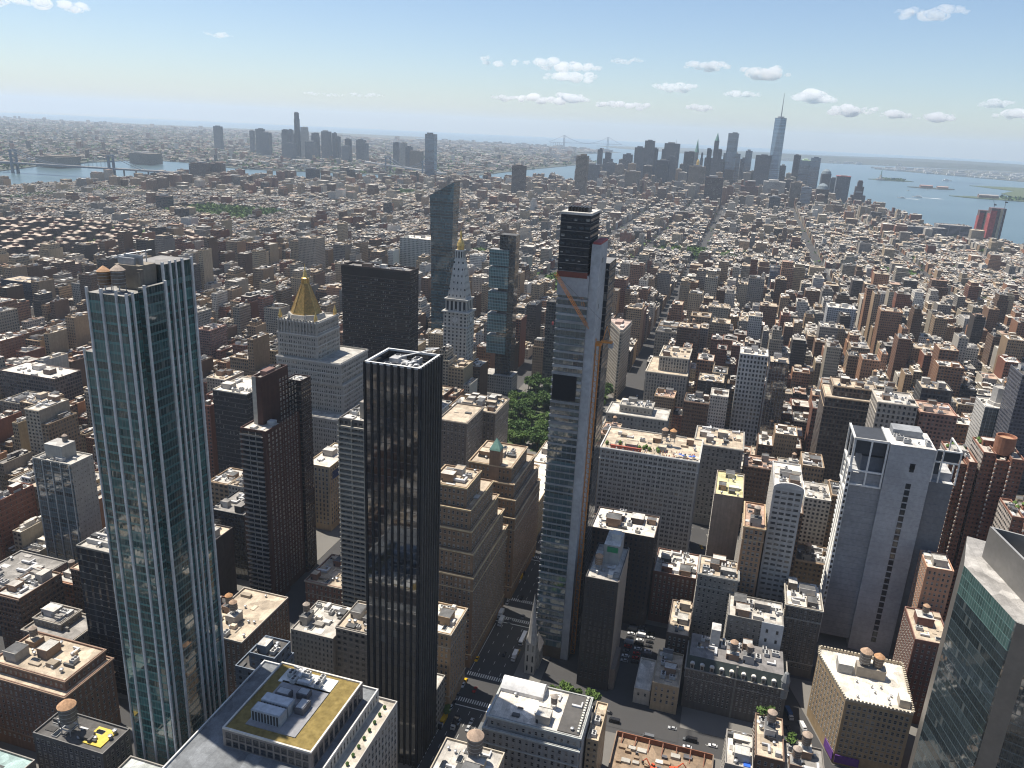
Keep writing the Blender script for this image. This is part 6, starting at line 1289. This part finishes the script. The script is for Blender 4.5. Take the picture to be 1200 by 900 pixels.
# ---------------------------------------------------------------- church, excavation, vehicles
b = MB(); b.face([(-56, 345, .15), (24, 345, .15), (24, 444, .15), (-56, 444, .15)], 'asphalt'); tag(b.build('parking_lot'), kind='structure')
def church():
    t = thing('church', (-63, 374, 0), 'pale stone church with a tall pointed steeple beside the avenue', 'church'); c = (.42, .40, .36)
    q = MB(); q.box(-67, 371, -61, 377, 0, 21, stW(c, .3, .2, .8, 3, 7), ('plain', c)); q.build('bell_tower', t); q = MB(); q.lathe(-64, 374, [(3.4, 21.02), (2.6, 26), (.08, 52)], 'plain', (.36, .345, .32), 8); q.build('steeple', t)
    for x in (-66.6, -61.4):
        for y in (371.4, 376.6): q = MB(); q.lathe(x, y, [(.5, 21), (.5, 23), (.05, 26)], 'plain', c, 5); q.build('pinnacle', t)
    q = MB(); q.box(-66.5, 377.01, -60, 387, 0, 12, stW(c, .3, .2, .75, 3, 11)); q.build('nave', t); q = MB(); q.face([(-66.8, 377, 12), (-63.2, 377, 18), (-63.2, 387, 18), (-66.8, 387, 12)], 'plain', (.2, .19, .19)); q.face([(-63.2, 377, 18), (-59.7, 377, 12), (-59.7, 387, 12), (-63.2, 387, 18)], 'plain', (.2, .19, .19)); q.face([(-66.5, 377.02, 12), (-60, 377.02, 12), (-63.2, 377.02, 18)], 'plain', c); q.build('nave_roof', t)
church()
b = MB(); b.face([(PIT[0], PIT[1], .16), (PIT[2], PIT[1], .16), (PIT[2], PIT[3], .16), (PIT[0], PIT[3], .16)], 'roof', (.26, .19, .13)); tag(b.build('ground'), kind='structure')
t = thing('site_fence', (18, 340, 0), 'red brown hoarding and shoring round the excavation', 'fence'); q = MB(); q.bx(PIT[0], PIT[3]-.5, PIT[2], PIT[3], 0, 3.2, 'plain', (.23, .10, .06)); q.bx(PIT[0]-.5, PIT[1], PIT[0], PIT[3], 0, 3, 'plain', (.25, .18, .13)); q.bx(PIT[2], PIT[1], PIT[2]+.5, PIT[3], 0, 3, 'plain', (.22, .17, .13)); q.build('hoarding', t)
for k in range(7): q = MB(); q.tube((PIT[0]+3+k*7, PIT[3]-.6, 2.6), (PIT[0]+3+k*7, PIT[3]-7, .2), .3, .3, 'plain', (.25, .12, .08)); q.build('raking_shore', t)
g = random.Random(31)
for k in range(26): x, y = g.uniform(PIT[0]+3, PIT[2]-3), g.uniform(PIT[3]-20, PIT[3]-3); q = MB(); a = g.uniform(.5, 2.4); q.box(x-a, y-a*.6, x+a, y+a*.6, .17, g.uniform(.6, 1.8), dict(mat='plain', col=g.choice(((.4, .38, .34), (.3, .22, .15), (.55, .52, .48), (.12, .12, .13))))); o = q.build('material_crate', None); tag(o, 'loose building material piled in the excavation', 'building material', 'material on the excavation floor')
def excavator(x, y, rz, lab):
    t = thing('excavator', (x, y, .17), lab, 'excavator', None, 0); c = (.50, .09, .04); T = lambda u_, v: (x+u_*math.cos(rz)-v*math.sin(rz), y+u_*math.sin(rz)+v*math.cos(rz)); 
    P = lambda a, e, d, h_: [T(a, e), T(d, e), T(d, h_), T(a, h_)]
    for v in (-1.3, .7): q = MB(); q.prism(P(-2, v, 2, v+.6), .17, 1.0, dict(mat='dark', col=c), ('dark', c)); q.build('track', t)
    q = MB(); q.prism(P(-2.2, -1.3, 1.2, 1.3), 1.05, 2.3, dict(mat='plain', col=c), ('plain', c)); q.build('body', t); q = MB(); q.prism(P(-.1, -1.2, 1.5, -.1), 2.3, 3.5, dict(mat='pane', col=c), ('plain', c)); q.build('cab', t)
    q = MB(); a, e, d = T(1.2, .5), T(4.2, .5), T(6.2, .5); q.tube((*a, 2), (*e, 5), .35, .3, 'plain', c); q.tube((*e, 5), (*d, 2), .28, .2, 'plain', c); q.build('boom', t); q = MB(); q.prism(P(5.7, .1, 6.7, .9), .9, 2.0, dict(mat='dark', col=c), ('dark', c)); q.build('bucket', t)
excavator(14, 322, 2.6, 'red excavator with raised arm in the excavation, left one'); excavator(24, 325, .3, 'red excavator at the right of the other in the excavation')
def car_mesh(c, kind):
    b = MB(); L, wd, h = dict(car=(4.6, 1.85, 1.45), van=(5.9, 2.1, 2.5), truck=(8.2, 2.5, 3.4), bus=(12, 2.55, 3.1))[kind]; x, y = wd/2, L/2
    def hull(P, mat, col):      # P: (halfwidth, y0, y1, z) rings
        for (w0, a0, b0, z0), (w1, a1, b1, z1) in zip(P, P[1:]):
            A = [(-w0, a0, z0), (w0, a0, z0), (w0, b0, z0), (-w0, b0, z0)]; B_ = [(-w1, a1, z1), (w1, a1, z1), (w1, b1, z1), (-w1, b1, z1)]
            for i in range(4): j = (i+1) % 4; b.face([A[i], A[j], B_[j], B_[i]], mat, col)
        w1, a1, b1, z1 = P[-1]; b.face([(-w1, a1, z1), (w1, a1, z1), (w1, b1, z1), (-w1, b1, z1)], mat, col)
    if kind == 'car': hull([(x*.96, -y, y, .28), (x, -y*.99, y*.99, .6), (x*.97, -y*.97, y*.96, .88)], 'car', c); hull([(x*.92, -y*.82, y*.42, .88), (x*.72, -y*.6, y*.14, h-.03)], 'pane', c); b.bx(-x*.71, -y*.59, x*.71, y*.13, h-.03, h, 'car', c)
    elif kind == 'van': hull([(x, -y, y, .35), (x, -y, y, 1.3), (x*.96, -y, y*.72, 2.3), (x*.9, -y*.98, y*.66, h)], 'car', c); b.face([(-x*.9, y*.99, 1.32), (x*.9, y*.99, 1.32), (x*.86, y*.74, 2.25), (-x*.86, y*.74, 2.25)][::-1], 'pane')
    elif kind == 'truck': hull([(x, -y, y*.45, .9), (x, -y, y*.45, h)], 'car', c); hull([(x*.95, y*.5, y, .5), (x*.95, y*.5, y*.97, 1.6), (x*.88, y*.52, y*.84, 2.5)], 'car', (.5, .5, .5)); b.bx(-x*.85, y*.88, x*.85, y*.95, 1.6, 2.2, 'pane')
    else: hull([(x, -y, y, .4), (x, -y, y, 1.3)], 'car', c); hull([(x*.99, -y*.99, y*.99, 1.3), (x*.98, -y*.99, y*.99, 2.4)], 'pane', c); hull([(x, -y, y, 2.4), (x*.9, -y*.98, y*.98, h)], 'car', (.7, .7, .7))
    for sx in (-1, 1):
        for yy in (-y*.62, y*.62): b.tube((sx*(x-.22), yy, .34), (sx*(x+.01), yy, .34), .34, .34, 'dark', n=9)
    return b.mesh('parked_car')
CC = dict(white=(.7, .7, .7), black=(.02, .02, .022), silver=(.4, .41, .42), grey=(.14, .145, .15), red=(.35, .03, .03), yellow=(.68, .40, .02), blue=(.04, .09, .22)); CM = {}
def car(x, y, rz, col, kind, where, z=.01):
    k = (col, kind)
    if k not in CM: CM[k] = car_mesh(CC[col], kind)
    nm = dict(car='taxi' if col == 'yellow' else 'car', van='van', truck='box_truck', bus='bus')[kind]
    o = new_mesh_obj(nm, CM[k], None, (x, y, z), rz); tag(o, f'{col} {nm.replace("_", " ")} {where}', nm.replace('_', ' '), f'{col} vehicles {where}')
g = random.Random(9); kinds = ['car']*12+['van', 'van', 'truck']
for k in range(104):
    lane = g.choice((-96.6, -89, -82.5, -75.5, -75.5, -96.6)); y = g.uniform(300, 900); car(lane, y, math.pi, g.choice(list(CC)+['white', 'black', 'yellow']), g.choice(kinds), 'on the wide avenue')
for p_ in ((-76, 400, 'white', 'bus'), (-76, 382, 'white', 'truck'), (-94, 412, 'white', 'truck'), (-90, 318, 'black', 'truck'), (-84, 285, 'white', 'van'), (-83, 276, 'silver', 'car')): car(p_[0], p_[1], math.pi, p_[2], p_[3], 'on the wide avenue')
for i in range(3):
    for j in range(9): 
        if g.random() < .86: car(-13+i*6.2, 402+j*4.6+g.uniform(-.3, .3), R(90), g.choice(('white', 'black', 'silver', 'grey', 'red', 'white')), 'car' if g.random() < .85 else 'van', 'in the parking lot', .16)
for k in range(16): car(g.uniform(-60, 60), g.choice((343.5, 354.5, 349)), R(90), g.choice(('white', 'black', 'silver', 'grey')), g.choice(kinds), 'in the shaded cross street')
for k in range(22): y = g.uniform(330, 600); car(bway(y)+g.choice((-4.5, 0, 4.5)), y, R(180)+math.atan(.34), g.choice(list(CC)), g.choice(kinds), 'on the diagonal street')
for k in range(30): car(215+g.choice((-9, -3, 3, 9)), g.uniform(900, 1500), 0, g.choice(list(CC)), g.choice(kinds), 'on the right hand avenue')
# ---------------------------------------------------------------- clouds, air
import bmesh
vm = bpy.data.materials.new('cloud_vapour'); vm.use_nodes = True; vt = vm.node_tree; vt.nodes.clear(); vo = vt.nodes.new('ShaderNodeOutputMaterial'); vp = vt.nodes.new('ShaderNodeVolumePrincipled'); vt.links.new(vp.outputs[0], vo.inputs[1])
vp.inputs['Color'].default_value = (1, 1, 1, 1); vp.inputs['Density'].default_value = .0058; vp.inputs['Anisotropy'].default_value = .35
CLOUDS=[(-8907, 8682, 1500, 1188, 237), (-8534, 11829, 1500, 470, 124), (-4244, 16143, 1500, 2371, 338), (-4510, 19797, 1500, 1239, 330), (-2430, 14904, 1500, 425, 151), (-2100, 14490, 1500, 205, 88), (-2296, 22712, 1500, 917, 321), (-1026, 15543, 1500, 802, 277), (-599, 24619, 1500, 828, 292), (25, 16976, 1500, 761, 331), (1445, 25596, 1500, 1139, 445), (3385, 34515, 1500, 1325, 530), (5091, 35642, 1441, 946, 405), (6643, 35386, 1434, 1125, 430), (6083, 25435, 1500, 745, 279), (8568, 32549, 1500, 1009, 475), (1446, 8887, 1501, 564, 161), (1135, 23031, 1500, 312, 133), (-5703, 35542, 1387, 2206, 441), (-8954, 34863, 1486, 3328, 517), (-10381, 34464, 1488, 1849, 332), (-2487, 35913, 1452, 1086, 362), (1282, 8912, 1525, 276, 81), (-7145, 31529, 1500, 994, 463), (-14925, 29732, 1245, 1345, 201), (-16370, 28961, 1190, 1664, 199), ]
WORDS = ['broad flat', 'small round', 'long ragged', 'little wispy', 'puffy', 'thin faint']
for i, (x, y, z, w, h) in enumerate(CLOUDS):
    g = random.Random(i+3); bm = bmesh.new(); d = math.hypot(x, y); rx, ry = y/d, -x/d
    for k in range(26 if w > 700 else 14):
        u_ = g.uniform(-.5, .5); s = h*g.choice((g.uniform(.3, .52), g.uniform(.14, .3)))*(1-1.1*abs(u_)); s = max(s, h*.12)
        M4 = Matrix.Translation((x+rx*u_*w+g.uniform(-.3, .3)*h, y+ry*u_*w+g.uniform(-.5, .5)*h, z+g.uniform(-.1, .28)*h)) @ Matrix.Diagonal((s*1.5, s*1.5, s*.8, 1))
        bmesh.ops.create_icosphere(bm, subdivisions=2, radius=1, matrix=M4)
    for v in bm.verts: v.co += Vector((g.gauss(0, 1), g.gauss(0, 1), g.gauss(0, .6)))*h*.045
    me = bpy.data.meshes.new('cloud'); bm.to_mesh(me); bm.free(); me.materials.append(vm); me.polygons.foreach_set('use_smooth', [True]*len(me.polygons)); o = bpy.data.objects.new('cloud', me); COL.objects.link(o)
    p_ = project(x, y, z); near = 'far left' if p_[0] < 200 else 'left' if p_[0] < 450 else 'middle' if p_[0] < 700 else 'tallest tower' if 820 < p_[0] < 1000 else 'right'
    ht = 'high' if p_[1] < 60 else 'low' if p_[1] > 112 else 'midway'
    tag(o, f'{WORDS[i % 6]} white cloud, {ht} in the sky near x', 'cloud', 'fair weather clouds'); o['label'] = f'{WORDS[i % 6]} white cloud {ht} in the sky ' + dict(**{'far left': 'at the far left', 'left': 'left of centre', 'middle': 'near the centre', 'tallest tower': 'around the tallest tower', 'right': 'over the bay'})[near]
hz = bpy.data.materials.new('haze'); hz.use_nodes = True; ht_ = hz.node_tree; ht_.nodes.clear(); ho = ht_.nodes.new('ShaderNodeOutputMaterial'); hp = ht_.nodes.new('ShaderNodeVolumePrincipled'); ht_.links.new(hp.outputs[0], ho.inputs[1])
hp.inputs['Color'].default_value = (.72, .85, 1, 1); hp.inputs['Density'].default_value = 4e-5; hp.inputs['Anisotropy'].default_value = .25
b = MB(); b.bx(-33900, -6000, 33900, 33900, -8, 640, 'plain'); me = b.mesh('haze'); me.materials.clear(); me.materials.append(hz); o = bpy.data.objects.new('haze', me); COL.objects.link(o); tag(o, kind='stuff')
